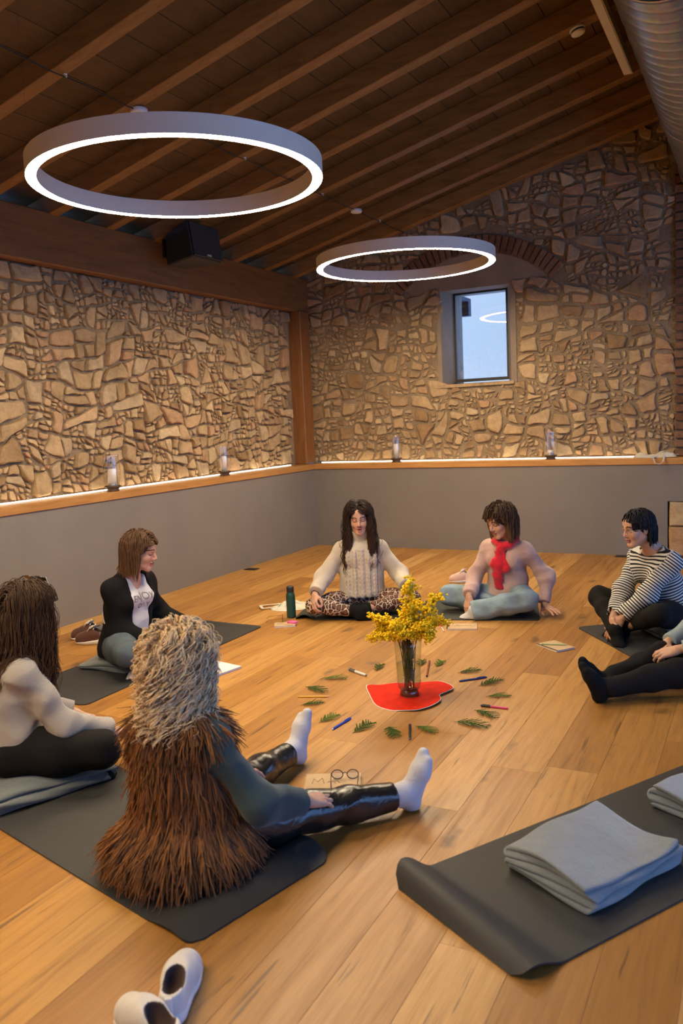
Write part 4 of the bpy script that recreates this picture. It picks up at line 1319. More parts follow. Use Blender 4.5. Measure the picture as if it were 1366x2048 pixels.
for i, (sx, sy, sa, where) in enumerate(SPRIGS):
    L = SZ.uniform(.12, .17)
    mb = leaf_geo(L, i, .10, 8)
    mb.v = [(p[0]-L/2, p[1], p[2]) for p in mb.v]
    o = mb.build('mimosa_sprig', M['leaf'] if i % 3 else M['leaf_l'], None, False, loc=(sx, sy, .0006), rot=(0, 0, sa + SZ.uniform(-.2, .2)))
    tag(o, 'green feathery mimosa sprig ' + where, 'leaf sprig', 'mimosa sprigs around the heart')

BR = [  # tip of each branch relative to the vase (x right along the view, towards viewer, height), blossom density, ball size
    ((.02, .03, .64), 95, .0068, 'tallest mimosa branch in the vase, rising straight up'),
    ((-.17, .02, .44), 120, .0056, 'mimosa branch arching to the left of the vase'),
    ((-.20, .05, .335), 120, .0046, 'lowest left mimosa branch drooping over the vase rim'),
    ((.17, .04, .54), 80, .0066, 'mimosa branch reaching out to the upper right'),
    ((.20, -.03, .38), 160, .0044, 'feathery mimosa branch drooping to the right of the vase'),
    ((.10, .09, .40), 170, .0048, 'mimosa branch leaning forward over the vase rim'),
    ((-.08, .10, .42), 150, .0054, 'mimosa branch in front left above the vase rim'),
    ((.05, -.08, .50), 120, .0060, 'mimosa branch behind the others in the middle of the bouquet'),
    ((.13, .08, .335), 150, .0046, 'low mimosa branch spilling over the right of the vase rim'),
    ((-.13, .08, .345), 150, .0048, 'low mimosa branch spilling over the left of the vase rim'),
    ((.0, .0, .47), 150, .0056, 'upright mimosa branch in the heart of the bouquet'),
    ((-.03, .12, .36), 130, .0048, 'short mimosa branch hanging at the front of the vase rim'),
]
vr = np.array([CAMR[0][0], CAMR[1][0]]); vr /= np.linalg.norm(vr); vf = np.array([CAMC[0]-VX, CAMC[1]-VY]); vf /= np.linalg.norm(vf)
RS = np.random.RandomState(21)
for bi, (tip, nb_, br_, lab) in enumerate(BR):
    r = empty('mimosa_branch', (VX, VY, vz + .034), 0, lab, 'mimosa branch', 'mimosa branches in the vase')
    tx = vr*tip[0] + vf*tip[1]; tz = tip[2] - .037
    a0 = RS.uniform(0, 6.28); foot = np.array([.025*math.cos(a0), .025*math.sin(a0), .004])
    rim = np.array([tx[0]*.26, tx[1]*.26, .27]); rim[:2] *= min(1, .052/max(1e-3, np.linalg.norm(rim[:2])))
    end = np.array([tx[0], tx[1], tz])
    t = np.linspace(0, 1, 24)[:, None]
    low = foot*(1-t)+rim*t
    mid = rim + (end-rim)*.45 + np.array([0, 0, .05 + .05*abs(tip[0])*2])
    up = (1-t)**2*rim + 2*t*(1-t)*mid + t*t*end
    path = np.concatenate([low[:-1], up])
    MB().tube([tuple(p) for p in path[::2]], [.0028*(1-.6*k/24) for k in range(len(path[::2]))], 6).build('stem', M['stem'], r, smooth=True)
    pts = []; rad = []; tw = MB()
    n_tw = 26
    for k in range(n_tw):
        u = .22 + .78*k/(n_tw-1); p = up[int(u*23)]
        d = RS.randn(3); d[2] = abs(d[2])*.7 - .1; d /= np.linalg.norm(d); ln_ = RS.uniform(.035, .075)*(1.15 - .5*u)
        e = p + d*ln_ + np.array([0, 0, -.012])
        tw.tube([tuple(p), tuple(p*.4+e*.6+np.array([0, 0, .004])), tuple(e)], .0008, 4)
        m = max(5, int(nb_*3.8)//n_tw)
        for q in range(m):
            s = .25 + .75*(q+.5)/m
            pts.append(p + (e-p)*s + RS.randn(3)*.0085 + np.array([0, 0, .003])); rad.append(br_*1.25*RS.uniform(.75, 1.15))
    tw.build('twigs', M['stem'], r)
    V, F = balls(pts, rad)
    o = obj('blossoms', mesh_np('blossoms', V, F), M['blossom'], r); tag(o, kind='stuff')
    # leaves on the lower stem, inside the glass and at the rim
    for k in range(7):
        lm = leaf_geo(.078, bi*7+k, .2, 7, .34)
        c = low[3 + (5*k) % 19]
        tx_, ty_ = -c[0]*1.0, -c[1]*1.0
        az = math.atan2(ty_, tx_) + RS.uniform(-.9, .9)
        lo_ = lm.build('leaf', M['leaf'], r, loc=tuple(c*np.array([.75, .75, 1])), rot=(RS.uniform(-.4, .4), -RS.uniform(.9, 1.35), az))

# ------------------------------------------------------------------ shoes
M['shoe'] = m_vcol('shoe_upper', .75, .3, .25, 260, .15)
M['sole_white'] = m_plain('white_rubber', (.72, .70, .67), .55, var=.05)
M['lace'] = m_fabric('white_lace', (.72, .70, .66), .06, 400, .2)
def shoe(x, y, ang, L, upper, inside, label, name, side=1, laced=True, high=1.0, sole_col=None, group=None, pull=None, collar=None):
    s = L/.25
    r = empty(name, (x, y, 0), ang - PI/2, label, 'shoe', group)
    # outline of the last: wider toe, waist, heel (toe towards +y)
    def last(v, grow=0.0, z0=0, z1=.02):
        v.cap((.006*side*s, .075*s, .024*s), (0, .03*s, .024*s), (.040+grow)*s, (.043+grow)*s, .02)
        v.cap((0, .03*s, .024*s), (0, -.085*s, .024*s), (.042+grow)*s, (.033+grow)*s, .02)
        return v
    so = SDF((-.07*s, -.15*s, -.01), (.07*s, .15*s, .05*s), .004*s); last(so, .004); so.cut((0, 0, .026*s), (0, .12, 1)); so.cut((0, 0, .0005), (0, 0, -1))
    V, F = so.surf(); V = relax(V, F, 2); V[:, 2] = np.maximum(V[:, 2], .0004)
    obj('sole', mesh_np('sole', V, F), sole_col or M['sole_white'], r)
    up = SDF((-.07*s, -.15*s, 0), (.07*s, .15*s, .13*s), .0032*s)
    last(up, .0); up.cap((.004*side*s, .07*s, .034*s), (0, .02*s, .046*s), .032*s, .040*s, .02)
    up.cap((0, .03*s, .045*s), (0, -.015*s, .062*s*high), .034*s, .034*s, .02)
    up.cap((0, -.015*s, .055*s), (0, -.085*s, .060*s*high), .036*s, .031*s, .02)
    up.cap((0, -.09*s, .03*s), (0, -.094*s, .085*s*high), .030*s, .024*s, .015)
    up.cut((0, 0, .020*s), (0, -.12, -1))
    up.cut((0, -.05*s, .092*s*high), (0, -.05, 1))
    up.ell((0, -.055*s, .095*s*high), (.026*s, .050*s, .052*s*high), None, .006, 's')
    V, F = up.surf(); V = relax(V, F, 1)
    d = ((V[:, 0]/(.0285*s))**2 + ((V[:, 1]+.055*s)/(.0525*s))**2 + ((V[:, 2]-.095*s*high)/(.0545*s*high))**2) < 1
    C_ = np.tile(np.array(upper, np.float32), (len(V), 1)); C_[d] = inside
    if collar is not None:
        m = (~d) & (V[:, 1] < -.06*s) & (V[:, 2] > .055*s); C_[m] = collar
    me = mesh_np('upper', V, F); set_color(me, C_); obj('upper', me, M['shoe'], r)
    if laced:
        mb = MB()
        for k in range(5):
            yy = (.038 - .014*k)*s; zz = (.079 + .0045*k + (.006*k*(high-1)))*s
            mb.tube([(-.026*s, yy, zz-.012*s), (-.012*s, yy+.003*s, zz+.001), (.014*s, yy-.006*s, zz+.001), (.026*s, yy-.008*s, zz-.012*s)], .0026*s, 5)
        zt = .104*s*high
        for sg in (-1, 1):
            mb.tube([(0, -.022*s, zt-.006*s), (sg*.02*s, -.016*s, zt+.010*s), (sg*.038*s, -.006*s, zt+.002*s), (sg*.03*s, .008*s, zt-.010*s), (sg*.006*s, -.012*s, zt-.004*s)], .0024*s, 5)
            mb.tube([(0, -.022*s, zt-.005*s), (sg*.018*s, .005*s, zt), (sg*.033*s, .02*s, zt-.028*s)], .0022*s, 5)
        mb.build('laces', M['lace'], r, smooth=True)
        tg = SDF((-.03*s, -.05*s, .05*s), (.03*s, .06*s, .13*s), .003*s)
        tg.cap((0, .03*s, .080*s), (0, -.026*s, .106*s*high), .016*s, .018*s, .01, axis=(0, .4, .9), sc=.35)
        V, F = tg.surf(); me = mesh_np('tongue', V, F); set_color(me, np.tile(np.array(collar if collar is not None else upper, np.float32)*.9, (len(V), 1))); obj('tongue', me, M['shoe'], r)
    else:
        mb = MB()
        for k in range(2):
            yy = (.022 + .012*k)*s
            mb.tube([(-.022*s, yy - .006*s, .079*s - .003*k), (-.006*s, yy, .0845*s - .004*k), (.018*s, yy + .002*s, .0815*s-.003*k)], .0018*s, 5)
        mb.build('eyelet_stitching', M['ink'] if pull is None else pull, r, smooth=True)
        MB().box(-.009*s, .009*s, -.128*s, -.121*s, .03*s, .085*s).build('heel_tab', M['sole_white'], r, bevel=.002)
    return r
BROWN = (.085, .032, .022); SAND = (.62, .58, .52)
shoe(.60, -4.43, math.radians(200), .285, BROWN, (.05, .03, .025), 'brown sneaker with white laces, nearer one of the pair by the grey wall', 'sneaker', 1, True, 1.05, group='brown sneakers', collar=(.17, .16, .17))
shoe(.47, -4.33, math.radians(206), .285, BROWN, (.05, .03, .025), 'brown sneaker with white laces, farther one of the pair by the grey wall', 'sneaker', -1, True, 1.05, group='brown sneakers', collar=(.17, .16, .17))
shoe(2.42, -1.72, math.radians(196), .26, (.58, .40, .34), (.3, .2, .18), 'pale pink sneaker on the floor behind the woman with the red scarf', 'sneaker', 1, True, 1.05)
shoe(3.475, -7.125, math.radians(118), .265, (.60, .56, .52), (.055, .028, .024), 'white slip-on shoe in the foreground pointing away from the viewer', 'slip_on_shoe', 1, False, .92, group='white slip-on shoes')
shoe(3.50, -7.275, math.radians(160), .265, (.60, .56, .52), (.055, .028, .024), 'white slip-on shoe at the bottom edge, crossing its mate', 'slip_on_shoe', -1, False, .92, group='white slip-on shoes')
# ------------------------------------------------------------------ people
M['skin'] = m_vcol('skin', .5, .4, .12, 220, .05, .06, 30, .12)
M['hair'] = m_vcol('hair', .55, .16, 0, 80, .05, .2, 60)
def unit(v):
    v = np.asarray(v, float); return v/(np.linalg.norm(v) + 1e-9)
def rot(yaw=0, pitch=0, roll=0):
    """yaw: turn to the left, pitch: look down, roll: tilt head to its right; degrees"""
    y, p, r = map(math.radians, (yaw, pitch, roll))
    return np.array(Matrix.Rotation(y, 3, 'Z') @ Matrix.Rotation(-p, 3, 'X') @ Matrix.Rotation(r, 3, 'Y'))
def ik(a, t, l1, l2, pole):
    a, t, pole = map(lambda q: np.asarray(q, float), (a, t, pole))
    d = t - a; L = np.linalg.norm(d); Lm = min(L, (l1+l2)*.999)
    if L > Lm: t = a + d/L*Lm; L = Lm; d = t - a
    u = d/L; x = (l1*l1 - l2*l2 + L*L)/(2*L); h = math.sqrt(max(0, l1*l1 - x*x))
    w = pole - a; w = w - u*(w@u); w = unit(w)
    return a + u*x + w*h, t
def folds(seed, amp=.004, f=(22, 34)):
    R2 = np.random.RandomState(seed); d = [unit(R2.randn(3)) for _ in range(5)]; ph = R2.uniform(0, 6.28, 5); fr_ = R2.uniform(f[0], f[1], 5)
    def fn(x, y, z):
        s = 0
        w = .25*np.sin(9*x + 7*z + ph[0]) + .25*np.sin(8*y - 6*z + ph[1])
        for k in range(5): s = s + (np.abs(np.sin((d[k][0]*x*.7 + d[k][1]*y*.7 + d[k][2]*z*1.3)*fr_[k]*.62 + ph[k] + w*4)) - .62)
        return amp*s*1.05
    return fn
SKIN = np.array((.56, .315, .21)); LIP = np.array((.44, .155, .115))

def head_mesh(Hc, Hm, N, s=1.0, skin=SKIN, eyes='closed', mouth_open=False, brow=(.05, .03, .02), neck_r=.050, chest=None, h=.0035, nose=1.0):
    def hp(x, y, z): return Hc + Hm @ (np.array((x, y, z))*s)
    lo = np.minimum(Hc - .145*s, N - .12); hi = np.maximum(Hc + .145*s, N + .1)
    g = SDF(lo, hi, h)
    E_ = lambda c, r, k=.012, op='u': g.ell(hp(*c), np.array(r)*s, Hm, k, op)
    Cp = lambda a, b, ra, rb, k=.012, op='u', **kw: g.cap(hp(*a), hp(*b), ra*s, rb*s, k, op=op, **kw)
    E_((0, -.012, .036), (.072, .091, .080), .02)
    E_((0, .022, -.028), (.060, .066, .082), .03)
    for q in (-1, 1):
        Cp((q*.050, -.002, -.050), (q*.016, .058, -.098), .019, .016, .025)
        E_((q*.036, .056, -.026), (.022, .022, .024), .02)
        Cp((q*.036, .074, .024), (q*.008, .084, .019), .009, .009, .014)
    E_((0, .064, -.098), (.020, .018, .017), .018)
    E_((0, .078, .050), (.040, .012, .03), .03)
    for q in (-1, 1): E_((q*.030, .098, .004), (.017, .018, .0125), .010, 's')
    for q in (-1, 1): E_((q*.030, .074, .004), (.0155, .0135, .0115), .003)
    Cp((0, .084, .014), (0, .104*nose, -.028), .0075, .0105, .010)
    for q in (-1, 1): E_((q*.011, .094, -.033), (.0085, .010, .0075), .006)
    E_((0, .088, -.0565), (.021, .0085, .0062), .005)
    E_((0, .086, -.0705 if not mouth_open else -.076), (.018, .0085, .0068), .005)
    if mouth_open: E_((0, .096, -.066), (.012, .013, .0035), .003, 's')
    for q in (-1, 1):
        E_((q*.074, -.008, -.004), (.0075, .017, .029), .008)
        E_((q*.080, -.004, -.002), (.005, .010, .018), .004, 's')
    g.cap(hp(0, -.018, -.05), N + np.array((0, 0, .02)), neck_r, neck_r*1.04, .03)
    if chest is not None:
        for (c, r) in chest: g.ell(c, r, None, .05)
    g.cut(N - np.array((0, 0, .09)), (0, 0, -1))
    V, F = g.surf(); V = relax(V, F, 1, .35)
    Q = (V - Hc) @ Hm / s                  # head-local coordinates
    C_ = np.tile(skin, (len(V), 1)).astype(np.float32)
    x, y, z = Q.T; ax_ = np.abs(x)
    front = y > .045
    blush = np.exp(-((ax_-.04)/.02)**2 - ((z+.03)/.02)**2)*front
    C_ *= (1 + blush[:, None]*np.array((.06, -.06, -.06)))
    tip = np.exp(-((ax_)/.014)**2 - ((z+.028)/.014)**2)*front; C_ *= (1 + tip[:, None]*np.array((.08, -.1, -.1)))
    lip = front & (((ax_/.0235)**2 + ((z+.0635-(.003 if mouth_open else 0))/(.0125 if not mouth_open else .0165))**2) < 1) & (y > .078)
    C_[lip] = LIP
    if mouth_open: C_[front & (((ax_/.0135)**2 + ((z+.066)/.0036)**2) < 1)] = (.08, .022, .018)
    else: C_[front & (ax_ < .020) & (np.abs(z+.0635) < .0018)] = LIP*.45
    bz = .0285 + .006*np.sin(np.clip((ax_-.012)/.04, 0, 1)*PI) - .003
    br_ = front & (ax_ > .011) & (ax_ < .052) & (np.abs(z - bz) < .0042)
    C_[br_] = brow
    ex = (ax_-.030)
    if eyes == 'closed':
        line = front & (np.abs(ex) < .0165) & (np.abs(z - (-.0035 + 8*ex**2)) < .0021); C_[line] = (.03, .018, .015)
        lid = front & (np.abs(ex) < .017) & (z > -.003) & (z < .013); C_[lid] *= np.array((.82, .74, .74))
    else:
        open_ = front & ((ex/.0145)**2 + ((z-.002)/.0062)**2 < 1); C_[open_] = (.55, .5, .46)
        ir = open_ & ((ex**2 + (z-.002)**2) < .0062**2); C_[ir] = (.03, .018, .012)
        lash = front & (np.abs(ex) < .0165) & (np.abs(z - (.0078 - 14*ex**2)) < .0018); C_[lash] = (.03, .018, .015)
    nos = front & (((ax_-.008)/.0045)**2 + ((z+.0405)/.0028)**2 < 1) & (y > .085); C_[nos] *= .35
    return V, F, C_, hp

def hand_mesh(w, yd, zd, side, curl=(.5, .5, .5, .5), skin=SKIN, spread=.06, thumb=(.5, .3), fore=None, s=.95, h=.003, pinch=False):
    """side: +1 right hand, -1 left hand; yd along the fingers, zd out of the back of the hand"""
    y = unit(yd); z = unit(np.asarray(zd, float) - y*(np.asarray(zd, float)@y)); x = np.cross(y, z); ts = -side
    Mx = np.stack([x, y, z], 1)
    P = lambda a, b, c: np.asarray(w) + Mx @ (np.array((a, b, c))*s)
    g = SDF(np.asarray(w) - .2*s, np.asarray(w) + .22*s, h) if fore is None else SDF(np.minimum(np.asarray(w) - .19*s, fore - .05), np.maximum(np.asarray(w) + .19*s, fore + .05), h)
    nails = []
    bases = [(.027, .088, .0), (.009, .093, .003), (-.010, .089, .001), (-.027, .079, -.004)]
    lens = [(.040, .024, .020), (.044, .028, .021), (.040, .026, .021), (.031, .019, .018)]
    rad = [.0088, .009, .0086, .0076]
    for (bx, by, bz), rr in zip(bases, rad):
        g.cap(P(ts*bx*.62, .012, -.002), P(ts*bx, by, bz - .004), .0135*s, .0112*s, .010)
    g.ell(P(ts*.016, .045, -.010), np.array((.017, .032, .012))*s, Mx, .01)
    g.ell(P(-ts*.020, .042, -.009), np.array((.013, .034, .011))*s, Mx, .01)
    for k, ((bx, by, bz), ls, rr) in enumerate(zip(bases, lens, rad)):
        p = np.array((ts*bx, by, bz - .003)); a = curl[k]*.65; sp = ts*spread*(1.5 - k)*.9
        q = [p]; 
        for m in range(3):
            d = np.array((math.sin(sp)*math.cos(a), math.cos(a)*math.cos(sp), -math.sin(a)))
            q.append(q[-1] + d*ls[m]); a += curl[k]*(1.05 if m == 0 else .75)
        kk = .0045
        g.chain([P(*v) for v in q], [rr*1.08*s, rr*s, rr*.94*s, rr*.80*s], kk)
        nails.append(P(*q[-1]))
    t0 = np.array((ts*.020, .018, -.008))
    if pinch: q = [t0, t0 + np.array((ts*.022, .030, -.018)), t0 + np.array((ts*.024, .056, -.036)), t0 + np.array((ts*.016, .074, -.050))]
    else:
        o, c = thumb
        q = [t0, t0 + np.array((ts*.030*math.sin(.35+o), .034*math.cos(.35+o*.5), -.010))]
        q.append(q[-1] + np.array((ts*.026*math.sin(.2+o*.8), .030*math.cos(.2+o*.4), -.006 - .012*c)))
        q.append(q[-1] + np.array((ts*.018*math.sin(.05+o*.5 - c*.3), .026, -.004 - .012*c)))
    g.chain([P(*v) for v in q], [.0135*s, .0118*s, .0104*s, .0088*s], .008)
    if fore is not None: g.cap(P(0, .008, -.002), fore, .0235*s, .031*s, .02, axis=z, sc=.82)
    V, F = g.surf(); V = relax(V, F, 1, .3)
    C_ = np.tile(skin, (len(V), 1)).astype(np.float32)
    for n_ in nails:
        d = np.linalg.norm(V - n_, axis=1); C_ *= (1 + np.exp(-(d/.012)**2)[:, None]*np.array((.12, -.06, -.04)))
    return V, F, C_

def foot_sdf(ank, toe, up, s=1.0, grow=.0, h=.004, shank=None, side=1):
    """toe: direction of the toes, up: direction of the instep (towards the shin)"""
    y = unit(toe); z = unit(np.asarray(up, float) - y*(np.asarray(up, float)@y)); x = np.cross(y, z)
    P = lambda a, b, c: np.asarray(ank) + x*a*s + y*b*s + z*c*s
    g = SDF(np.asarray(ank) - .24, np.asarray(ank) + .24, h)
    G = grow
    g.cap(P(0, -.002, .02), P(0, -.030, -.040), .034+G, .031+G, .02)
    g.cap(P(0, -.026, -.042), P(.006*side, .10, -.046), .031+G, .030+G, .02, axis=z, sc=.9)
    g.cap(P(0, .01, -.01), P(0, .09, -.036), .034+G, .026+G, .03)
    g.cap(P(-.012*side, .10, -.046), P(-.016*side, .160, -.054), .026+G, .018+G, .02)
    g.cap(P(.020*side, .09, -.050), P(.016*side, .140, -.056), .021+G, .015+G, .02)
    if shank is not None: g.cap(P(0, 0, .01), shank, .036+G, .043+G, .02)
    return g

def put(root, name, V, F, mat_, cols=None, extra=None):
    me = mesh_np(name, V, F)
    if cols is not None: set_color(me, cols)
    if extra:
        for k, v in extra.items(): set_float(me, v, k)
    return obj(name, me, mat_, root)

def hair_strands(Hc, Hm, s, n, length, col, part=0.0, lenvar=(.82, 1.06), lock=None, wave=(0.0, 20), curl=None, lift=(.004, .024), thick=(.0045, .0012), bangs=0, bang_len=1.0, cols_var=.25, face_x=.062, colliders=(), seed=0, K=24, back=.15, stiff=.55, sides=5, side_len=1.0, flick=0.0, tipcol=None, front_y=.03, low_y=None, hairline=.062):
    """strands grown from the scalp, combed away from the parting, pulled down by gravity, kept off skull, face and body"""
    R2 = np.random.RandomState(seed)
    # roots in head-local space on the skull
    th = R2.uniform(0, 2*PI, n); cz_ = R2.uniform(-.30, 1.0, n)
    sr = np.sqrt(1 - cz_**2)
    D = np.stack([sr*np.sin(th), sr*np.cos(th), cz_], 1)
    rad0 = np.array((.073, .092, .081))
    roots = D*rad0 + np.array((0, -.012, .036))
    ok = ~((roots[:, 1] > .03) & (roots[:, 2] < hairline)) & ~((np.abs(roots[:, 0]) > .05) & (roots[:, 2] < .0) & (roots[:, 1] > .0))
    roots = roots[ok]; D = D[ok]
    if bangs:
        nb = bangs; bx = R2.uniform(-.06, .06, nb); by = R2.uniform(.02, .06, nb)
        br = np.stack([bx, by, np.zeros(nb)], 1); br[:, 2] = .036 + .082*np.sqrt(np.maximum(.05, 1 - (bx/.073)**2 - ((by+.012)/.092)**2))
        isb = np.concatenate([np.zeros(len(roots), bool), np.ones(nb, bool)]); roots = np.concatenate([roots, br])
        D = np.concatenate([D, unit(br)]) if False else np.concatenate([D, br/np.linalg.norm(br, axis=1)[:, None]])
    else: isb = np.zeros(len(roots), bool)
    m = len(roots)
    sgn = np.where(roots[:, 0] + R2.randn(m)*.004 >= part, 1.0, -1.0)
    v = np.stack([sgn*.9, np.full(m, -back) - .75*(roots[:, 1] > .03), np.full(m, .15)], 1)
    top = roots[:, 2] > .06
    v = np.where(top[:, None], v, np.stack([sgn*.15, np.full(m, -.25), np.full(m, -.9)], 1))
    v[isb] = np.stack([roots[isb, 0]*6 + R2.randn(isb.sum())*.1, np.full(isb.sum(), .75), np.full(isb.sum(), -.2)], 1)
    v /= np.linalg.norm(v, axis=1)[:, None]
    L = length*R2.uniform(lenvar[0], lenvar[1], m)
    L = np.where(roots[:, 2] > .05, L, L*np.clip(1 - (.06 - roots[:, 2])*1.5/max(length, .15), .6, 1))
    L[isb] = R2.uniform(.055, .085, isb.sum())*bang_len
    off = R2.uniform(lift[0], lift[1], m)
    g = Hm.T @ np.array((0, 0, -1.0))
    step = (L/(K-1))[:, None]
    p = roots*s; path = [p.copy()]
    cols_ = [(Hm.T @ (np.asarray(a) - Hc), Hm.T @ (np.asarray(b) - Hc), r) for (a, b, r) in colliders]
    ctr = np.array((0, -.012, .036))*s
    for k in range(1, K):
        v = v*stiff + g*(1-stiff)*(.55 + .9*k/K)
        v /= np.linalg.norm(v, axis=1)[:, None] + 1e-9
        p = p + v*step
        rr = (rad0*s)[None] + off[:, None]
        q = (p - ctr)/rr; e = np.linalg.norm(q, axis=1); hit = e < 1
        pn = np.where(hit[:, None], ctr + (p-ctr)/np.maximum(e, .3)[:, None], p)
        # lower head / neck
        q = (pn - np.array((0, .008, -.05))*s)/((np.array((.058, .06, .075))*s)[None] + off[:, None]*.6); e = np.linalg.norm(q, axis=1); h2 = e < 1
        pn = np.where(h2[:, None] & ~isb[:, None], np.array((0, .008, -.05))*s + (pn - np.array((0, .008, -.05))*s)/np.maximum(e, .4)[:, None], pn)
        # keep the face free
        fx = face_x*s + off*.35
        fr_ = (~isb) & (pn[:, 1] > .02) & (pn[:, 2] < hairline*s) & (pn[:, 2] > -.16) & (np.abs(pn[:, 0]) < fx)
        pn[fr_, 0] = np.where(sgn[fr_] > 0, fx[fr_], -fx[fr_])
        up_ = (~isb) & (pn[:, 2] > .015*s)
        q = (pn - ctr)/rr; e = np.linalg.norm(q, axis=1); far = up_ & (e > 1.04)
        pn[far] = ctr + (pn[far]-ctr)/e[far][:, None]*1.04
        lim = front_y*s + off*.4
        bk = (~isb) & (pn[:, 2] < .055*s) & (pn[:, 2] > -.14*s) & (pn[:, 1] > lim)
        pn[bk, 1] = lim[bk]
        if low_y is not None:
            bk = (~isb) & (pn[:, 2] < .012*s) & (pn[:, 1] > low_y*s); pn[bk, 1] = low_y*s
        if bangs:
            q = (pn[isb] - ctr)/((rad0*s)[None] + .004); e = np.linalg.norm(q, axis=1)
            pn[isb] = ctr + (pn[isb]-ctr)/e[:, None]*np.clip(e, 1.0, 1.05 + .05*k/K)[:, None]
        for (a, b, r) in cols_:
            ab = b - a; t = np.clip(((pn - a) @ ab)/(ab@ab + 1e-9), 0, 1); c = a + t[:, None]*ab; d = pn - c; dl = np.linalg.norm(d, axis=1); r2 = r + off*.5
            hh = dl < r2
            pn = np.where(hh[:, None], c + d/np.maximum(dl, 1e-4)[:, None]*r2[:, None], pn)
        v = (pn - p + v*step); v /= np.linalg.norm(v, axis=1)[:, None] + 1e-9
        p = pn; path.append(p.copy())
    path = np.stack(path, 1)
    tt = np.linspace(0, 1, K)[None, :]
    ph = R2.uniform(0, 2*PI, m)[:, None]
    if wave[0]:
        fr_ = wave[1]*R2.uniform(.8, 1.2, m)[:, None]; arc = tt*L[:, None]
        w = wave[0]*np.clip(tt*2.0 - .25, 0, 1)
        path[:, :, 0] += w*np.sin(arc*fr_ + ph); path[:, :, 1] += w*.8*np.cos(arc*fr_*.9 + ph*1.3)
    if curl:
        cr_, turns = curl; arc = tt*L[:, None]
        T = np.gradient(path, axis=1); T /= np.linalg.norm(T, axis=2)[..., None] + 1e-9
        A = np.cross(T, np.array((.3, .5, .8))); A /= np.linalg.norm(A, axis=2)[..., None] + 1e-9; B = np.cross(T, A)
        a_ = arc*turns*2*PI*R2.uniform(.7, 1.3, m)[:, None] + ph; cr2 = cr_*R2.uniform(.6, 1.35, m)[:, None]*np.clip(tt*3, .15, 1)
        path = path + (A*np.cos(a_)[..., None] + B*np.sin(a_)[..., None])*cr2[..., None]
    if lock:
        nl, sp = lock
        path = np.repeat(path, nl, axis=0) + R2.randn(m*nl, 1, 3)*sp + R2.randn(m*nl, 1, 3)*sp*1.2*(tt[..., None] - .3)
        m = m*nl
    world_ = Hc + path @ Hm.T
    rad_ = thick[0]*(1 - tt**2*(1 - thick[1]/thick[0]))*R2.uniform(.7, 1.25, m)[:, None]
    V, F, ix = tubes_np(world_, rad_, sides)
    c = np.asarray(col)*(1 + cols_var*(R2.randn(m, 1)*.6 if not lock else (np.repeat(R2.randn(m//lock[0], 1), lock[0], 0)*.5 + R2.randn(m, 1)*.3))); c = np.clip(c, .004, .95)
    C_ = c[ix]
    if tipcol is not None:
        tv = np.tile(np.repeat(tt[0], sides), m); k = np.clip(tv*1.6 - .5, 0, 1)[:, None]*R2.uniform(.3, 1, m)[ix][:, None]
        C_ = C_*(1-k) + np.asarray(tipcol)*k
    return V, F, C_.astype(np.float32)

def hair_cap(Hc, Hm, s, col, back=0.0, face=(.060, .075, .095), low=-.06, grow=.006, side=0.0):
    g = SDF(Hc - .2, Hc + .17, .006)
    hp = lambda x, y, z: Hc + Hm @ (np.array((x, y, z))*s)
    g.ell(hp(0, -.016, .038), (np.array((.074, .093, .082)) + grow)*s, Hm, .02)
    g.ell(hp(0, -.045, -.02), (np.array((.066 + side, .058, .085)) + grow)*s, Hm, .03)
    if back: g.ell(hp(0, -.06, -.10), np.array((.07 + side, .045, .10))*s, Hm, .04)
    g.ell(hp(0, .092, -.030), np.array(face)*s, Hm, .02, 's')
    V, F = g.surf(); V = relax(V, F, 2)
    return V, F, np.tile(np.asarray(col, np.float32)*.75, (len(V), 1))

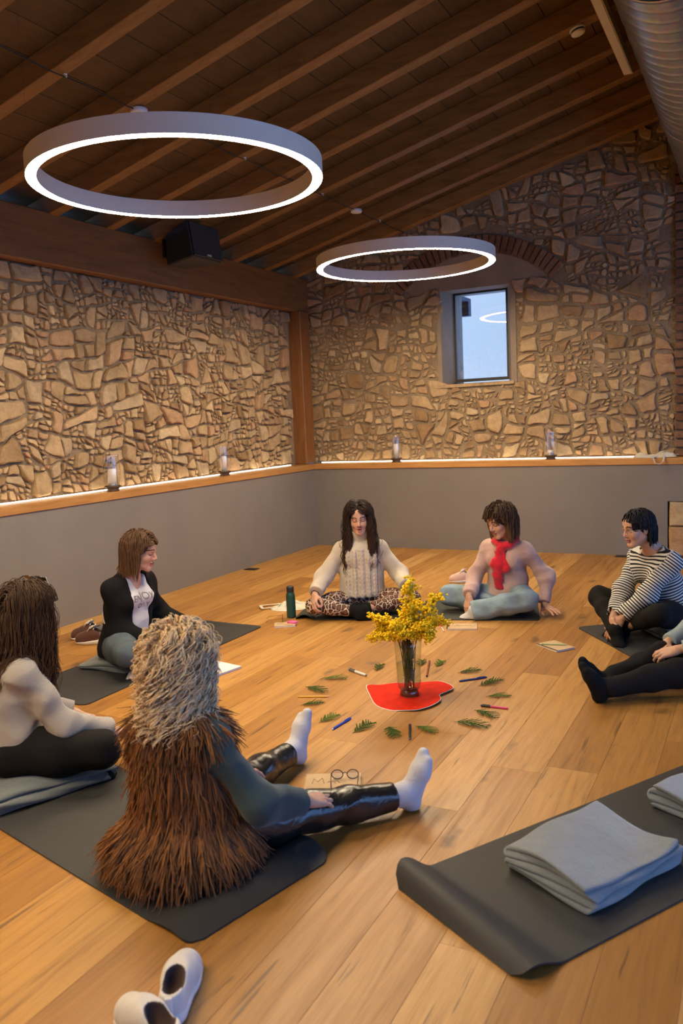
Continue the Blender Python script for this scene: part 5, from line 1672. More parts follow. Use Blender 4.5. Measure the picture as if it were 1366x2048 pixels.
class Person:
    def __init__(s, label, x, y, facing, zs, lean=0, curve=0, side=0, twist=0, g=1.0, hs=1.0, head=(0, 5, 0), neckf=.02, sh=.150, trunk=1.0):
        s.root = empty('person', (x, y, 0), math.radians(facing) - PI/2, label, 'person', 'women sitting in a circle')
        s.g = g; s.hs = hs
        U1 = rot(0, lean, side)[:, 2]; U2 = rot(0, lean + curve, side)[:, 2]; U3 = rot(0, lean + curve*1.3 + 6, side*.5)[:, 2]
        s.P = np.array((0, 0, zs + .098)); s.W = s.P + U1*.15*trunk; s.Ch = s.W + (U1+U2)/2*.165*trunk; s.N = s.Ch + U2*.115*trunk
        s.U = U2; s.R = rot(twist, lean + curve, side)[:, 0]; s.Fw = unit(np.cross(s.U, s.R)); s.sh = sh
        s.SR = s.N - U2*.060 + s.R*sh; s.SL = s.N - U2*.060 - s.R*sh
        s.Hm = rot(*head); s.Hc = s.N + U3*.148 + s.Hm[:, 1]*neckf + s.Hm[:, 2]*.030
        s.body = []; s.uparm, s.fore = .262, .232; s.skin = SKIN
    # --- limbs
    def arms(s, wr, wl, pr, pl_):
        s.ER, s.WR = ik(s.SR, wr, s.uparm, s.fore, pr); s.EL, s.WL = ik(s.SL, wl, s.uparm, s.fore, pl_)
    def legs(s, kr, ar, kl, al):
        s.HR = s.P + np.array((.088, .0, -.012)); s.HL = s.P + np.array((-.088, 0, -.012))
        f = lambda h, k: h + unit(np.asarray(k, float) - h)*min(.41, max(.30, np.linalg.norm(np.asarray(k, float) - h)))
        s.KR = f(s.HR, kr); s.KL = f(s.HL, kl); s.AR = np.asarray(ar, float); s.AL = np.asarray(al, float)
    def core(s):
        """coarse trunk and limbs under the clothes, so that the figure is whole"""
        g = SDF(np.array((-.6, -.35, .0)), np.array((.6, 1.1, .75)), .012)
        g.cap(s.P, s.Ch, .105*s.g, .095*s.g, .05, axis=s.Fw, sc=.75); g.ell(s.P, (.14*s.g, .10, .085), None, .04)
        g.cap(s.SR, s.SL, .042, .042, .04); g.cap(s.Ch, s.N, .075, .045, .04)
        for a, e, w in ((s.SR, s.ER, s.WR), (s.SL, s.EL, s.WL)): g.chain([a, e, w], [.040, .034, .024], .02)
        for h_, k, a in ((s.HR, s.KR, s.AR), (s.HL, s.KL, s.AL)): g.chain([h_, k, a], [.070*s.g, .046, .030], .02)
        V, F = g.surf(); s.body.append((V, F, np.tile(s.skin, (len(V), 1)).astype(np.float32)))
    def head(s, **kw):
        chest = [(s.Ch + s.U*.06 + s.Fw*.015, (.10, .06, .085))]
        V, F, C_, s.hp = head_mesh(s.Hc, s.Hm, s.N, s.hs, skin=s.skin, chest=chest, **kw); s.body.append((V, F, C_))
    def hand(s, side, yd, zd, **kw):
        w, e = (s.WR, s.ER) if side > 0 else (s.WL, s.EL)
        fore = w + (e - w)*.42
        s.body.append(hand_mesh(w, yd, zd, side, skin=s.skin, fore=fore, **kw))
    def finish_body(s, mat_=None):
        V, F, C_ = join_np(s.body); put(s.root, 'body', V, F, mat_ or M['skin'], C_)
    # --- garments
    def top(s, name, mat_, loose=.012, hem=.0, wrist=.04, sleeve=.0, collar='crew', seed=1, amp=.004, h=.0065, disp=None, width=1.0, puff=.0, extra=None, carve=None, bust=1.0, hemflare=.0, col=None, sleeve_from=0.0, belly=0.0, blouson=0.0, cuts=None, back=None):
        lo = np.minimum.reduce([s.P, s.ER, s.EL, s.WR, s.WL, s.SR, s.SL]) - .22; hi = np.maximum.reduce([s.N, s.ER, s.EL, s.WR, s.WL, s.SR, s.SL]) + .18
        g = SDF(lo, hi, h); G = s.g*width; L = loose
        low = s.P + (s.P - s.W)*.45*0 + np.array((0, 0, hem))
        fw = s.Fw
        g.cap(s.W, s.Ch, (.118*G + L + belly), (.122*G + L), .05, axis=fw, sc=.74)
        g.cap(low, s.W, (.140*G + L + hemflare), (.120*G + L + belly), .06, axis=np.array((0, 1.0, 0)), sc=.80)
        if back: g.ell(s.P + np.array(back[0]), back[1], None, .06)
        g.cap(s.Ch + s.U*.02, s.N - s.U*.03, .108*s.g + L, .060 + L*.5, .05, axis=fw, sc=.72)
        for q in (s.SR, s.SL): g.cap(s.N - s.U*.035, q - s.U*.004, .048 + L*.4, .045 + L*.6, .05)
        for q in (-1, 1): g.ell(s.Ch + s.R*q*.070 + fw*(.070*s.g) - s.U*.005, np.array((.062, .055, .062))*bust + L*.4, None, .04)
        for sd, a, e, w in ((1, s.SR, s.ER, s.WR), (-1, s.SL, s.EL, s.WL)):
            d = unit(w - e); end = w - d*wrist
            g.chain([a - (a - s.N)*.10, e, end], [.043 + L*.7, .038 + L*.95 + puff*.5, .030 + L*.8 + puff], .045)
            if blouson: g.ell(end - d*.04, (.04+blouson,)*3, None, .02)
        if amp: g.warp(folds(seed, amp))
        for sd, e, w in ((1, s.ER, s.WR), (-1, s.EL, s.WL)):
            d = unit(w - e); g.cut(w - d*(wrist - .012), d, center=w, rad=.10)
        g.cut(low - np.array((0, 0, .045)), (0, 0, -1), center=s.P, rad=.45)
        nk = s.N + s.U*.0
        if collar == 'crew': g.ell(s.N + s.U*.040 + s.Fw*.012, (.072, .072, .057), None, .006, 's')
        elif collar == 'boat': g.ell(s.N + s.U*.050 + s.Fw*.022, (.088, .082, .068), None, .006, 's')
        elif collar == 'v':
            g.ell(s.N + s.U*.034 + s.Fw*.014, (.074, .076, .062), None, .006, 's'); g.cap(s.N + s.Fw*.085 + s.U*.005, s.N + s.Fw*.135 - s.U*.115, .054, .008, .01, op='s')
        elif collar == 'turtle':
            a = s.N + s.U*.012; b = s.N + s.U*.075 + s.Fw*.020
            g.cap(a, b, .072, .072, .006); g.cap(a - s.U*.012, a - s.U*.010, .076, .076, .004, op='u'); g.ell(b + s.U*.050, (.064, .064, .050), None, .004, 's')
        if carve: carve(g, s)
        if cuts:
            for c in cuts: g.cut(*c)
        V, F = g.surf(); V = relax(V, F, 2, .5)
        if disp is not None: V = disp(s, V, vnormals(V, F))
        ex = None
        if extra == 'stripe':
            best = np.full(len(V), 9.0); par = np.zeros(len(V))
            segs = [(s.P, s.N, .14, 'z', 0), (s.SR, s.ER, .05, 'l', 0), (s.ER, s.WR, .045, 'l', s.uparm), (s.SL, s.EL, .05, 'l', 0), (s.EL, s.WL, .045, 'l', s.uparm)]
            for a, b, r, kd, o in segs:
                ab = b - a; t = np.clip((V - a) @ ab/(ab@ab), 0, 1); d = np.linalg.norm(V - a - t[:, None]*ab, axis=1) - r
                val = ((V - s.P) @ s.U) if kd == 'z' else (o + ((V - a) @ ab)/np.linalg.norm(ab) + .37)
                u = d < best; best[u] = d[u]; par[u] = val[u]
            ex = {'stripe': par}
        return put(s.root, name, V, F, mat_, col(V) if col else None, ex), V, F
    def pants(s, mat_, r=(.088, .064, .052, .044), seed=3, amp=.003, ankle=.03, h=.0065, seat=1.0, wide=None, name='trousers', disp=None, cutz=None):
        pts = [s.P, s.HR, s.HL, s.KR, s.KL, s.AR, s.AL]
        g = SDF(np.minimum.reduce(pts) - .13, np.maximum.reduce(pts) + .13, h)
        G = s.g
        g.ell(s.P + np.array((0, -.01, -.005)), np.array((.158*G, .115*G, .098))*seat, None, .04)
        for h_, k, a in ((s.HR, s.KR, s.AR), (s.HL, s.KL, s.AL)):
            d = unit(a - k); end = a - d*ankle
            mid = h_*.5 + k*.5
            g.chain([h_, mid, k], [r[0]*G, (r[0]*.55 + r[1]*.5)*G, r[1]], .04)
            m2 = k*.62 + end*.38
            g.chain([k, m2, end], [r[1], r[2]*1.02, r[3]], .03)
        if amp: g.warp(folds(seed, amp, (26, 46)))
        for k, a in ((s.KR, s.AR), (s.KL, s.AL)):
            d = unit(a - k); g.cut(a - d*(ankle - .004), d, center=a, rad=.11)
        zmin = s.zfloor if hasattr(s, 'zfloor') else .007
        g.cut((0, 0, zmin), (0, 0, -1))
        V, F = g.surf(); V = relax(V, F, 2, .5)
        if disp is not None: V = disp(s, V, vnormals(V, F))
        return put(s.root, name, V, F, mat_)
    def foot(s, side, toe, up, mat_, name='sock', grow=.003, sc=.93):
        a, k = (s.AR, s.KR) if side > 0 else (s.AL, s.KL)
        shank = a + unit(k - a)*.09
        g = foot_sdf(a, toe, up, sc, grow, .004, shank, side)
        g.cut((0, 0, .008), (0, 0, -1))
        V, F = g.surf(); V = relax(V, F, 1, .5)
        return put(s.root, name, V, F, mat_, np.tile(s.skin, (len(V), 1)))
    def hair(s, cap=None, **kw):
        col_ = [(s.SR, s.SL, .062), (s.Ch, s.N, .085), (s.W, s.Ch, .115)] + kw.pop('col_extra', [])
        parts = []
        frizz = kw.pop('frizz', None)
        V, F, C_ = hair_strands(s.Hc, s.Hm, s.hs, colliders=col_, **kw); parts.append((V, F, C_))
        if frizz:
            k2 = dict(kw); k2.update(frizz); k2['bangs'] = 0
            V, F, C_ = hair_strands(s.Hc, s.Hm, s.hs, colliders=col_, **k2); parts.append((V, F, C_))
        V, F, C_ = hair_cap(s.Hc, s.Hm, s.hs, kw['col'], **(cap or {})); parts.append((V, F, C_))
        V, F, C_ = join_np(parts); return put(s.root, 'hair', V, F, M['hair'], C_)
    def to_pix(s): pass
# ---- cloth materials
def m_knit(name, col, rib=300, sheen=.3, bump=.5, axis='Z'):
    t = NT(name); v = t.coords()
    n = t.noise(v, 9, 4); w = t.node('ShaderNodeTexWave'); w.inputs['Scale'].default_value = rib/6.0; w.inputs['Distortion'].default_value = 1.2; w.bands_direction = axis
    t.link(v, w.inputs['Vector']); f = t.noise(v, 240, 2)
    c = t.ramp(n, [(.25, [k*.88 for k in col]), (.75, [min(1, k*1.1) for k in col])])
    t.base(t.mix(.25, c, t.ramp(w.outputs['Fac'], [(0, (.7,)*3), (1, (1.15,)*3)]), 'MULTIPLY'))
    t.set(.92, 0, .15); t.b.inputs['Sheen Weight'].default_value = sheen
    t.bump(t.math('ADD', t.math('MULTIPLY', w.outputs['Fac'], .5), t.math('MULTIPLY', f, .6)), bump, .003)
    return t.m
def m_denim(name, col):
    t = NT(name); v = t.coords(); n = t.noise(v, 10, 5); f = t.noise(v, 350, 2)
    c = t.ramp(n, [(.25, [k*.7 for k in col]), (.7, [min(1, k*1.2) for k in col])])
    t.base(t.mix(.35, c, t.ramp(f, [(.3, (.6,)*3), (.7, (1.3,)*3)]), 'MULTIPLY')); t.set(.85, 0, .2)
    t.bump(t.math('ADD', f, t.math('MULTIPLY', t.noise(v, 24, 3), 2)), .3, .005); return t.m
def m_leopard():
    t = NT('leopard_print'); v = t.coords('Object', (1, 1, 1))
    nz = t.node('ShaderNodeTexNoise'); nz.inputs['Scale'].default_value = 22; t.link(v, nz.inputs['Vector'])
    sc = t.node('ShaderNodeVectorMath', operation='SCALE'); sc.inputs['Scale'].default_value = .035; t.link(nz.outputs['Color'], sc.inputs[0])
    ad = t.node('ShaderNodeVectorMath', operation='ADD'); t.link(v, ad.inputs[0]); t.link(sc.outputs[0], ad.inputs[1])
    vo = t.node('ShaderNodeTexVoronoi', feature='DISTANCE_TO_EDGE'); vo.inputs['Scale'].default_value = 27; t.link(ad.outputs[0], vo.inputs['Vector'])
    vf1 = t.node('ShaderNodeTexVoronoi'); vf1.inputs['Scale'].default_value = 27; t.link(ad.outputs[0], vf1.inputs['Vector'])
    c = t.ramp(vo.outputs['Distance'], [(0, (.66, .53, .42)), (.04, (.60, .46, .36)), (.075, (.035, .014, .010)), (.19, (.045, .018, .012)), (.27, (.17, .075, .045)), (.5, (.10, .04, .025))])
    t.base(c); t.set(.6, 0, .3); t.bump(t.noise(v, 30, 3), .2, .004); return t.m
def m_stripe():
    t = NT('breton_stripe'); a = t.node('ShaderNodeAttribute'); a.attribute_name = 'stripe'
    f = t.math('FRACT', t.math('MULTIPLY', a.outputs['Fac'], 1/.0175))
    c = t.ramp(f, [(0, (.016, .016, .024)), (.38, (.016, .016, .024)), (.44, (.62, .60, .56)), (.94, (.62, .60, .56)), (1, (.016, .016, .024))])
    v = t.coords(); t.base(c); t.set(.88, 0, .15); t.bump(t.noise(v, 20, 3), .25, .006); return t.m
def m_leather():
    t = NT('black_leather'); v = t.coords(); n = t.noise(v, 26, 4); f = t.noise(v, 9, 3, .6, 1.2)
    t.base((.012, .011, .011)); t.set(.26, 0, .6); t.bump(t.math('ADD', t.math('MULTIPLY', n, .4), t.math('MULTIPLY', f, 1.6)), .45, .012)
    t.b.inputs['Coat Weight'].default_value = .25; t.b.inputs['Coat Roughness'].default_value = .2
    return t.m
M['leopard'] = m_leopard(); M['stripe'] = m_stripe(); M['leather'] = m_leather()
M['cream_knit'] = m_knit('cream_cable_knit', (.52, .45, .355), 330, .3, .35)
M['pink_knit'] = m_knit('dusty_pink_knit', (.50, .335, .295), 420, .35, .4)
M['beige_knit'] = m_knit('oatmeal_ribbed_knit', (.36, .32, .275), 460, .3, .45)
M['blue_knit'] = m_knit('pale_blue_knit', (.30, .38, .42), 420, .3, .4)
M['teal'] = m_fabric('dark_teal_jersey', (.040, .066, .068), .15, 420, .25, .2)
M['black_knit'] = m_knit('black_cardigan_knit', (.008, .0076, .008), 500, .0, .3)
M['black_cloth'] = m_fabric('black_trousers', (.010, .009, .0088), .2, 400, .3, .0)
M['denim'] = m_denim('blue_denim', (.078, .102, .118)); M['denim_light'] = m_denim('light_blue_denim', (.24, .33, .385))
M['white_tee'] = m_fabric('white_tshirt', (.62, .60, .60), .06, 350, .4, .1)
M['sock_white'] = m_knit('white_sock', (.55, .54, .56), 500, .2, .3)
M['sock_black'] = m_knit('black_sock', (.009, .009, .009), 500, .0, .3)
M['scarf'] = m_fabric('red_scarf', (.62, .012, .03), .3, 200, .6, .5, .85, 16)

# ================= leader: cable-knit polo neck, leopard leggings
p = Person('woman in cream cable-knit sweater and leopard leggings sitting cross-legged with eyes closed', 2.035, -2.985, math.degrees(math.atan2(-.89, .455)), .007, lean=2, head=(-3, 5, 3), neckf=.022, hs=.99, trunk=1.06)
p.arms((.362, .27, .205), (-.335, .24, .225), (.36, -.5, .2), (-.36, -.5, .2))
p.legs((.37, .24, .112), (-.0, .30, .060), (-.37, .20, .125), (.06, .20, .055))
p.core(); p.head(eyes='closed', mouth_open=True, brow=(.035, .02, .014))
p.hand(1, (.10, .75, -.65), (.75, .35, .55), curl=(1.15, .75, .7, .65), pinch=True)
p.hand(-1, (-.05, .8, -.6), (-.75, .35, .55), curl=(1.15, .75, .7, .65), pinch=True)
p.finish_body()
def cables(s, V, N):
    q = V - s.P; fr_ = (N @ s.Fw > .15) & (q[:, 2] < .40); x = q @ s.R; z = q[:, 2]
    for xc, w, per in ((-.105, .016, .062), (-.052, .016, .058), (0.0, .022, .070), (.052, .016, .058), (.105, .016, .062)):
        u = (x - xc)/w; ph = z/per*2*PI
        b = np.maximum(np.sqrt(np.maximum(0, 1 - ((u - .45*np.sin(ph))/.55)**2)), np.sqrt(np.maximum(0, 1 - ((u + .45*np.sin(ph))/.55)**2)))
        sh = np.where(np.abs(u) < 1.15, b*.009, 0) - np.where((np.abs(u) > 1.15) & (np.abs(u) < 1.5), .003, 0)
        V = V + N*(sh*fr_)[:, None]
    hemz = q[:, 2] < .055
    V = V + N*((.0022*np.sin(x*520))*hemz)[:, None]
    return V
p.top('sweater', M['cream_knit'], .022, .075, .035, collar='turtle', seed=2, amp=.003, h=.005, disp=cables, puff=.010, bust=.72, width=1.14)
p.pants(M['leopard'], (.086, .062, .050, .040), 5, .0015)
p.foot(1, (-.9, -.1, -.25), (0, .1, 1), M['sock_black']); p.foot(-1, (.9, .0, -.2), (0, .1, 1), M['sock_black'])
p.hair(n=1500, length=.48, frizz=dict(n=700, thick=(.0014, .0006), wave=(.02, 40), lift=(.01, .045), seed=5), col=(.026, .013, .008), tipcol=(.085, .038, .018), part=.004, wave=(.017, 34), lift=(.004, .034), thick=(.0032, .0010), seed=4, face_x=.065, K=28, cap=dict(back=1), back=.05, front_y=.050)
for sd, w, e, n in ((1, p.WR, p.ER, 1), (-1, p.WL, p.EL, 3)):
    d = unit(w - e)
    for k in range(n):
        c = w - d*(.012 - .010*k) ; a = unit(np.cross(d, (0, 0, 1))); b = np.cross(d, a)
        MB().tube([tuple(c + (a*math.cos(t)*.029 + b*math.sin(t)*.027)) for t in np.linspace(0, 2*PI, 19)], .0028, 5, caps=False).build('bracelet', M['black'], p.root, smooth=True)

# ================= woman with red scarf
p = Person('woman in dusty pink sweater and red scarf leaning on one hand, looking down', 3.085, -2.60, -97, .007, lean=4, curve=6, side=-3, head=(-24, 16, 2), neckf=.03, g=1.03)
p.arms((.16, .34, .155), (-.325, .10, .078), (.45, -.1, .05), (-.45, -.5, .3))
p.legs((.37, .24, .125), (.06, .16, .06), (-.25, .25, .145), (.09, .40, .055))
p.core(); p.head(eyes='closed', brow=(.06, .035, .02))
p.hand(1, (.1, .45, -.9), (.35, .75, .5), curl=(.7, .75, .75, .8))
p.hand(-1, (-.85, .5, -.12), (0, .1, 1), curl=(.12, .1, .12, .15), spread=.16, thumb=(.9, .0))
p.finish_body()
p.top('sweater', M['pink_knit'], .018, .03, .03, collar='v', seed=6, amp=.006, puff=.008, hemflare=.02)
p.pants(M['denim_light'], (.095, .078, .078, .076), 8, .005, ankle=-.01)
p.foot(1, (-.6, .5, -.3), (0, 0, 1), M['sock_white']); p.foot(-1, (.85, .2, -.2), (0, 0, 1), M['sock_white'])
p.hair(n=1400, length=.225, col=(.060, .031, .016), tipcol=(.17, .088, .042), part=-.02, wave=(.007, 34), lift=(.008, .042), thick=(.0030, .0010), bangs=260, seed=8, face_x=.064, cap=dict(back=0, side=.012, grow=.014), back=.2, front_y=.036, low_y=.028)
g = SDF(p.N - .20, p.N + .18, .005)                     # scarf: wrap around the neck, knot, two hanging ends
for k in range(26):
    a0, a1 = 2*PI*k/26, 2*PI*(k+1)/26
    f = lambda a: p.N + p.R*math.sin(a)*.078 + p.Fw*(math.cos(a)*.078 + .014) + p.U*(.030 - .028*math.cos(a) + .006*math.sin(3*a))
    g.cap(f(a0), f(a1), .027, .027, .012)
kn = p.N + p.Fw*.105 - p.U*.035 + p.R*.005
g.ell(kn, (.040, .032, .038), None, .02)
g.warp(folds(31, .0045, (60, 95)))
V1, F1 = g.surf(); V1 = relax(V1, F1, 1)
g = SDF(kn + np.array((-.14, -.10, -.36)), kn + np.array((.14, .12, .06)), .005)
g.cap(kn, kn + p.R*.022 - p.U*.10 + p.Fw*.040, .034, .046, .02, axis=p.Fw, sc=.45); g.cap(kn + p.R*.022 - p.U*.10 + p.Fw*.040, kn + p.R*.012 - p.U*.27 + p.Fw*.035, .046, .040, .02, axis=p.Fw, sc=.45)
g.cap(kn, kn - p.R*.045 - p.U*.13 + p.Fw*.030, .030, .040, .02, axis=p.Fw, sc=.42)
g.warp(folds(33, .006, (55, 90)))
V2, F2 = g.surf(); V2 = relax(V2, F2, 1)
V, F, _ = join_np([(V1, F1, V1), (V2, F2, V2)])
put(p.root, 'scarf', V, F, M['scarf'])

# ================= woman in striped shirt
p = Person('woman in black and white striped shirt with glasses sitting cross-legged on the right', 4.27, -3.03, -130, .062, lean=10, curve=12, head=(-8, 6, 0), neckf=.035, hs=.97)
p.arms((.045, .405, .155), (.0, .385, .150), (.45, .2, .05), (-.5, .15, .1))
p.legs((.32, .28, .235), (-.0, .42, .075), (-.24, .30, .225), (.10, .31, .065))
p.core(); p.head(eyes='open', brow=(.025, .016, .012))
p.hand(1, (-.15, .45, -.9), (.4, .85, .3), curl=(.55, .6, .6, .6)); p.hand(-1, (.25, .55, -.85), (-.45, .8, .3), curl=(.5, .55, .6, .6))
p.finish_body()
p.top('striped_shirt', M['stripe'], .022, .01, .03, collar='boat', seed=9, amp=.005, extra='stripe', puff=.004, hemflare=.015, bust=.9)
p.pants(M['black_cloth'], (.090, .066, .056, .046), 11, .003)
p.foot(1, (-.7, .5, -.35), (.2, .2, 1), M['sock_black']); p.foot(-1, (.8, .4, -.3), (0, 0, 1), M['sock_black'])
p.hair(n=1300, length=.175, col=(.011, .010, .012), part=.012, wave=(.002, 30), lift=(.004, .018), thick=(.0030, .0010), bangs=260, bang_len=1.05, seed=12, face_x=.070, cap=dict(back=0, grow=.008, face=(.066, .085, .092)), back=.6, cols_var=.3, front_y=.030, low_y=-.022)
MB_ = MB()
for k in (-1, 1):
    c = np.array((k*.032, .100, .000))
    MB_.tube([tuple(p.hp(c[0] + .023*math.cos(a), c[1] - .10*abs(c[0]+.023*math.cos(a)-.0)*abs(c[0]+.023*math.cos(a))*3, c[2] + .021*math.sin(a))) for a in np.linspace(0, 2*PI, 21)], .0011, 5, caps=False)
    MB_.tube([tuple(p.hp(k*.055, .092, .006)), tuple(p.hp(k*.073, .05, .008)), tuple(p.hp(k*.077, -.005, .006))], .0011, 5)
MB_.tube([tuple(p.hp(-.010, .1, .003)), tuple(p.hp(0, .104, .005)), tuple(p.hp(.010, .1, .003))], .0011, 5)
MB_.build('eyeglasses', m_plain('gold_wire', (.55, .42, .28), .3, .8), p.root, smooth=True)

# ================= woman cut by the right edge: black trousers, pale blue sleeve
p = Person('woman mostly outside the picture on the right, black trousers and legs stretched out', 4.73, -3.94, math.degrees(math.atan2(-.53, -.80)), .007, lean=-4, curve=8, head=(0, 8, 0))
p.arms((.10, .36, .225), (-.06, .38, .235), (.5, -.1, .1), (-.5, -.1, .1))
p.legs((.10, .38, .16), (.0, .76, .075), (-.12, .41, .13), (-.10, .80, .075))
p.core(); p.head(eyes='open')
p.hand(1, (-.55, .7, -.35), (.2, .45, .85), curl=(.4, .45, .45, .5)); p.hand(-1, (.55, .7, -.3), (-.2, .45, .85), curl=(.4, .45, .45, .5))
p.finish_body()
p.top('sweater', M['blue_knit'], .02, .03, .035, collar='crew', seed=14, amp=.005)
p.pants(M['black_cloth'], (.092, .068, .060, .052), 15, .004, ankle=.0)
p.foot(1, (.05, .42, .90), (0, -.9, .4), M['sock_black'], grow=.004, sc=1.0); p.foot(-1, (-.1, .40, .90), (0, -.9, .4), M['sock_black'], grow=.004, sc=1.0)
p.hair(n=300, length=.22, col=(.05, .03, .02), seed=16)

# ================= woman in black cardigan
p = Person('woman in black cardigan over white printed T-shirt and jeans sitting by the grey wall', 1.20, -4.735, -4, .052, lean=4, curve=10, head=(24, 10, 2), neckf=.03, g=1.10)
p.arms((.05, .29, .205), (-.245, .25, .235), (.32, -.4, .12), (-.40, -.4, .12))
p.legs((.27, .27, .165), (-.14, .37, .065), (-.35, .25, .165), (.13, .24, .062))
p.core(); p.head(eyes='closed', brow=(.05, .03, .02))
p.hand(1, (-.45, .75, -.45), (.3, .5, .8), curl=(.5, .5, .55, .6)); p.hand(-1, (-.15, .8, -.5), (-.1, .5, .85), curl=(.4, .45, .5, .5))
p.finish_body()
tee, TV, TF = p.top('tshirt', M['white_tee'], .012, .03, .20, collar='v', seed=17, amp=.004, belly=.01)
def open_front(g, s):
    g.cap(s.N + s.Fw*.07 + s.U*.02, s.Ch + s.Fw*.16, .074, .084, .02, op='s', axis=s.Fw, sc=1.5)
    g.cap(s.Ch + s.Fw*.16, s.P + s.Fw*.20 + np.array((0, 0, .02)), .075, .095, .02, op='s', axis=s.Fw, sc=1.4)
    g.ell(s.N + s.U*.05 + s.Fw*.01, (.075, .075, .065), None, .01, 's')
p.top('cardigan', M['black_knit'], .026, -.02, .02, collar='none', seed=18, amp=.005, carve=open_front, hemflare=.03, puff=.006, bust=.95)
p.pants(M['denim'], (.098, .074, .062, .052), 19, .003)
p.foot(1, (-.9, .2, -.15), (0, .2, 1), M['sock_white']); p.foot(-1, (.9, .3, -.15), (0, .2, 1), M['sock_white'])
p.hair(n=1500, length=.225, col=(.085, .041, .018), tipcol=(.19, .092, .036), part=.015, wave=(.003, 26), lift=(.005, .028), thick=(.0030, .0010), seed=20, face_x=.066, cap=dict(back=0, side=.006, grow=.010), back=.3, front_y=.040, low_y=.030)
# printed words on the T-shirt, laid on the cloth
from mathutils.bvhtree import BVHTree
def cloth_text(body, V, F, s, up_, size, mat_, parent, name, xoff=0.0, right=None, ext=.0):
    cu = bpy.data.curves.new('lettering', 'FONT'); cu.body = body; cu.size = size; cu.align_x = 'CENTER'
    to = bpy.data.objects.new('lettering', cu); COL.objects.link(to)
    dg = bpy.context.evaluated_depsgraph_get(); me = bpy.data.meshes.new_from_object(to.evaluated_get(dg))
    bpy.data.objects.remove(to)
    bm = bmesh.new(); bm.from_mesh(me); bmesh.ops.triangulate(bm, faces=bm.faces[:]); bmesh.ops.subdivide_edges(bm, edges=[e for e in bm.edges if e.calc_length() > .006], cuts=1)
    tree = BVHTree.FromPolygons([tuple(v) for v in V], [tuple(int(i) for i in f) for f in F])
    for v in bm.verts:
        q = s.Ch + s.R*(-1)*(v.co.x + xoff) + s.U*(v.co.y + up_)
        hit = tree.ray_cast(Vector(q + s.Fw*.4), Vector(-s.Fw))
        if hit[0] is not None: v.co = hit[0] + Vector(s.Fw)*.0022
        else: v.co = Vector(q + s.Fw*.12)
    bm.to_mesh(me); bm.free(); me.materials.clear()
    return obj(name, me, mat_, parent)
M['gold_print'] = m_plain('gold_foil', (.24, .19, .12), .35, .6); M['silver_print'] = m_plain('silver_foil', (.55, .56, .6), .22, .9)
cloth_text('ENJOY', TV, TF, p, .000, .058, M['gold_print'], tee, 'lettering')
cloth_text('DAY', TV, TF, p, -.055, .045, M['silver_print'], tee, 'lettering', .015)

# ================= woman in beige sweater, seen from behind
p = Person('woman in oatmeal sweater with sunglasses on her long brown hair, seen from behind', 1.955, -6.33, 66, .076, lean=3, curve=8, head=(24, 6, 0), neckf=.03, g=1.10, hs=1.02, trunk=.89)
p.arms((.20, .37, .185), (-.15, .34, .19), (.45, -.2, .05), (-.5, -.1, .1))
p.legs((.33, .27, .165), (-.14, .38, .085), (-.33, .25, .17), (.14, .30, .085))
p.core(); p.head(eyes='open')
p.hand(1, (-.3, .85, -.35), (.3, .35, .9), curl=(.4, .4, .45, .5)); p.hand(-1, (.3, .85, -.4), (-.2, .4, .9), curl=(.4, .4, .45, .5))
p.finish_body()
p.top('sweater', M['beige_knit'], .020, .00, .02, collar='crew', seed=22, amp=.0065, hemflare=.012, puff=.006, h=.006)
p.pants(M['black_cloth'], (.100, .074, .062, .052), 23, .003)
p.foot(1, (-.9, .2, -.15), (0, .2, 1), M['sock_black']); p.foot(-1, (.9, .3, -.15), (0, .2, 1), M['sock_black'])
p.hair(n=2000, length=.40, frizz=dict(n=900, thick=(.0013, .0006), wave=(.02, 34), lift=(.01, .05), seed=25, lenvar=(.7, 1.1)), lenvar=(.7, 1.08), col=(.060, .029, .012), tipcol=(.115, .050, .018), part=.0, wave=(.016, 28), lift=(.006, .036), thick=(.0030, .0009), seed=24, K=28, cap=dict(back=1, grow=.010, side=.006), back=.4, front_y=.02)
sg = MB()
for k in (-1, 1):
    c = (k*.034, .044, .150)
    lens_ = lambda d: [tuple(p.hp(c[0] + .029*math.cos(a), c[1] + .019*math.sin(a) + d*.5, c[2] - .011*math.sin(a) + d*.86)) for a in np.linspace(0, 2*PI, 16, endpoint=False)]
    sg.add(lens_(0) + lens_(.003), [tuple(range(15, -1, -1)), tuple(range(16, 32))] + [(i, (i+1) % 16, 16+(i+1) % 16, 16+i) for i in range(16)])
    sg.tube([tuple(p.hp(k*.066, .040, .158)), tuple(p.hp(k*.112, .015, .126)), tuple(p.hp(k*.126, -.035, .078)), tuple(p.hp(k*.124, -.07, .034))], .0034, 6)
sg.tube([tuple(p.hp(-.010, .046, .157)), tuple(p.hp(0, .046, .160)), tuple(p.hp(.010, .046, .157))], .002, 5)
sg.build('sunglasses', m_plain('dark_bronze', (.035, .022, .014), .25, .5), p.root, smooth=False)
MB().tube([tuple(p.WR - unit(p.WR-p.ER)*.02 + np.array((.034*math.cos(a), 0, .034*math.sin(a)))) for a in np.linspace(0, 2*PI, 17)], .003, 5, caps=False).build('bracelet', M['black'], p.root)

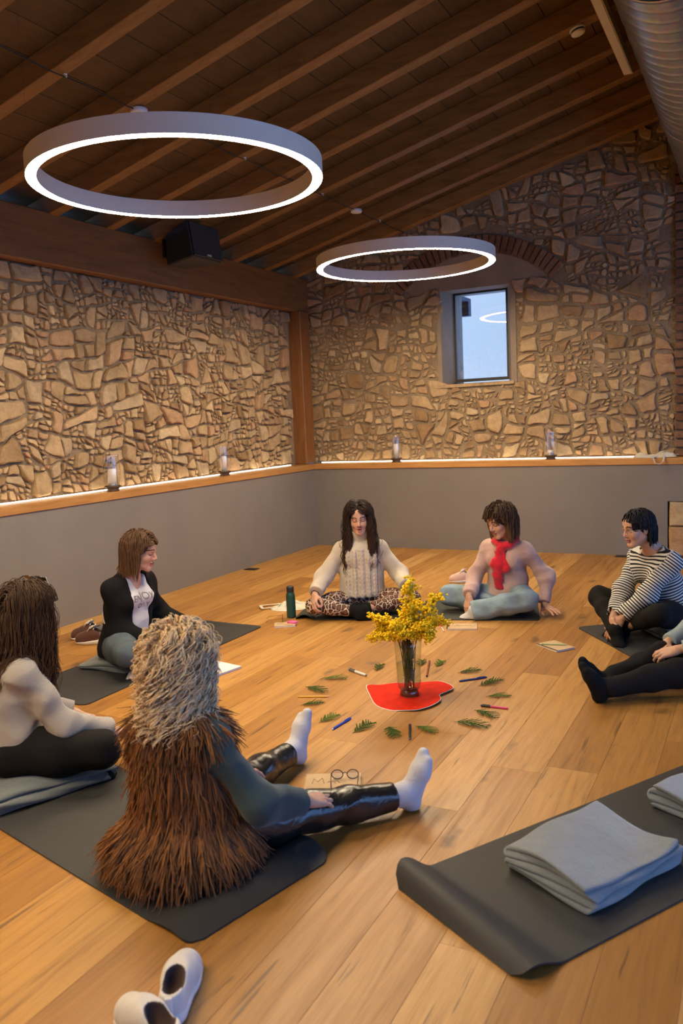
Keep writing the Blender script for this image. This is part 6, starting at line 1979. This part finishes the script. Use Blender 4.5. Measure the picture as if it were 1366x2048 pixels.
# ================= woman in fur vest with curly blonde hair, back to the viewer
p = Person('woman with curly blonde hair in brown fur vest and black leather trousers, seen from behind', 3.085, -6.53, 84, .052, lean=-7, curve=4, side=-3, head=(-4, 8, 0), neckf=.02, g=1.10, hs=1.02, sh=.158, trunk=.86)
p.arms((.310, .240, .175), (-.10, .30, .175), (.45, -.6, .05), (-.6, -.3, .05))
p.legs((.285, .355, .088), (.485, .635, .070), (-.12, .41, .09), (-.145, .775, .075))
p.core(); p.head(eyes='open')
p.hand(1, (.15, .95, -.25), (.30, .1, .95), curl=(.25, .25, .3, .35), thumb=(.6, .1)); p.hand(-1, (.15, .95, -.25), (-.2, .1, .95), curl=(.3, .3, .35, .4))
p.finish_body()
p.top('shirt', M['teal'], .020, .03, .035, collar='crew', seed=26, amp=.006, puff=.006)
d_ = unit(p.WR - p.ER)
MB().lathe([(.0085, 0), (.0095, .002), (.006, .004), (.0, .003)], 14).build('button', M['white'], p.root, loc=tuple(p.ER + d_*.015 + np.array((.052, -.02, .01))), rot=(0, PI/2, -.4), smooth=True)
p.pants(M['leather'], (.096, .068, .062, .055), 27, .0045, ankle=.05)
toeR = unit((.18, .28, .95)); toeL = unit((.0, .25, .97))
p.foot(1, toeR, (-.35, -.9, .3), M['sock_white'], grow=.004, sc=1.0); p.foot(-1, toeL, (0, -.95, .3), M['sock_white'], grow=.004, sc=1.0)
# vest
g = SDF(p.P + np.array((-.40, -.42, -.12)), p.N + np.array((.36, .34, .10)), .008)
g.cap(p.W, p.Ch, .172, .166, .06, axis=p.Fw, sc=.80); g.cap(p.P + np.array((0, -.03, -.03)), p.W, .212, .178, .08, axis=(0, 1, 0), sc=.86)
g.ell(p.P + np.array((.0, -.06, -.055)), (.248, .228, .085), None, .08)
g.cap(p.Ch, p.N - p.U*.02, .135, .085, .05, axis=p.Fw, sc=.78); g.cap(p.SR - p.R*.035, p.SL + p.R*.035, .070, .070, .05)
for w_, e_ in ((p.SR, p.ER), (p.SL, p.EL)):
    d = unit(e_ - w_); g.cap(w_ + d*.045, w_ + d*.25, .062, .072, .015, op='s')
g.cap(p.P + np.array((0, .30, .0)), p.N + p.Fw*.16, .10, .05, .02, op='s')
g.cut((0, .17, 0), (0, 1, 0))
g.cut((0, 0, .020), (0, 0, -1))
V, F = g.surf(); V = relax(V, F, 2)
N_ = vnormals(V, F)
RS2 = np.random.RandomState(77)
nf = 15000
ix = RS2.choice(len(V), nf)
root_ = V[ix]; nn = N_[ix]
down = np.array((0, 0, -1.0)); 
tang = down - nn*(nn @ down)[:, None]; tang /= np.linalg.norm(tang, axis=1)[:, None] + 1e-6
strip = np.sin(np.arctan2(root_[:, 0], root_[:, 1])*26 + .6*np.sin(root_[:, 2]*30))      # sewn strips of pelt
K = 6; Lf = RS2.uniform(.06, .12, nf)*(1 + .35*(root_[:, 2] < .10))
t = np.linspace(0, 1, K)
clump = RS2.randn(nf, 3)*.18
dirv = tang*1.0 + nn*(.13 + .07*strip)[:, None] + clump*.62
dirv /= np.linalg.norm(dirv, axis=1)[:, None]
pth = root_[:, None, :] + dirv[:, None, :]*(Lf[:, None]*t[None])[..., None] - nn[:, None, :]*(.014*t**2)[None, :, None] + (RS2.randn(nf, 1, 3)*.012)*(t**2)[None, :, None]
pth[:, :, 2] = np.maximum(pth[:, :, 2], .010)
rd = (RS2.uniform(.0022, .0042, nf)[:, None])*(1 - .8*t[None]**1.5)
FV, FF, fi = tubes_np(pth, rd, 4)
tone = np.clip(.55 + .28*strip + RS2.randn(nf)*.22, 0, 1.2)[:, None]
fc = np.array((.034, .012, .0035))*(1-tone) + np.array((.27, .098, .017))*tone
FC = fc[fi]
ves = put(p.root, 'fur_vest', V, F, m_vcol('fur_hide', .8, .1), np.tile(np.array((.05, .02, .008), np.float32), (len(V), 1)))
o = put(ves, 'fur', FV, FF, m_vcol('fur_strands', .6, .25, 0, 80, .15, .2, 40), FC); tag(o, kind='stuff')
p.hair(n=470, length=.31, lenvar=(.48, 1.10), lock=(7, .0024), frizz=dict(n=650, lock=None, thick=(.0012, .0007), curl=(.018, 16), lift=(.006, .056), seed=31, col=(.75, .56, .34)), col=(.66, .47, .265), tipcol=(.90, .74, .50), part=.01, curl=(.0150, 15), lift=(.004, .044), thick=(.0019, .0009), cols_var=.55, seed=30, face_x=.07, K=54, cap=dict(back=1, grow=.010, side=.006), back=.30, col_extra=[(p.W, p.Ch, .15), (p.Ch, p.N, .11)], stiff=.62, front_y=.03, sides=4)
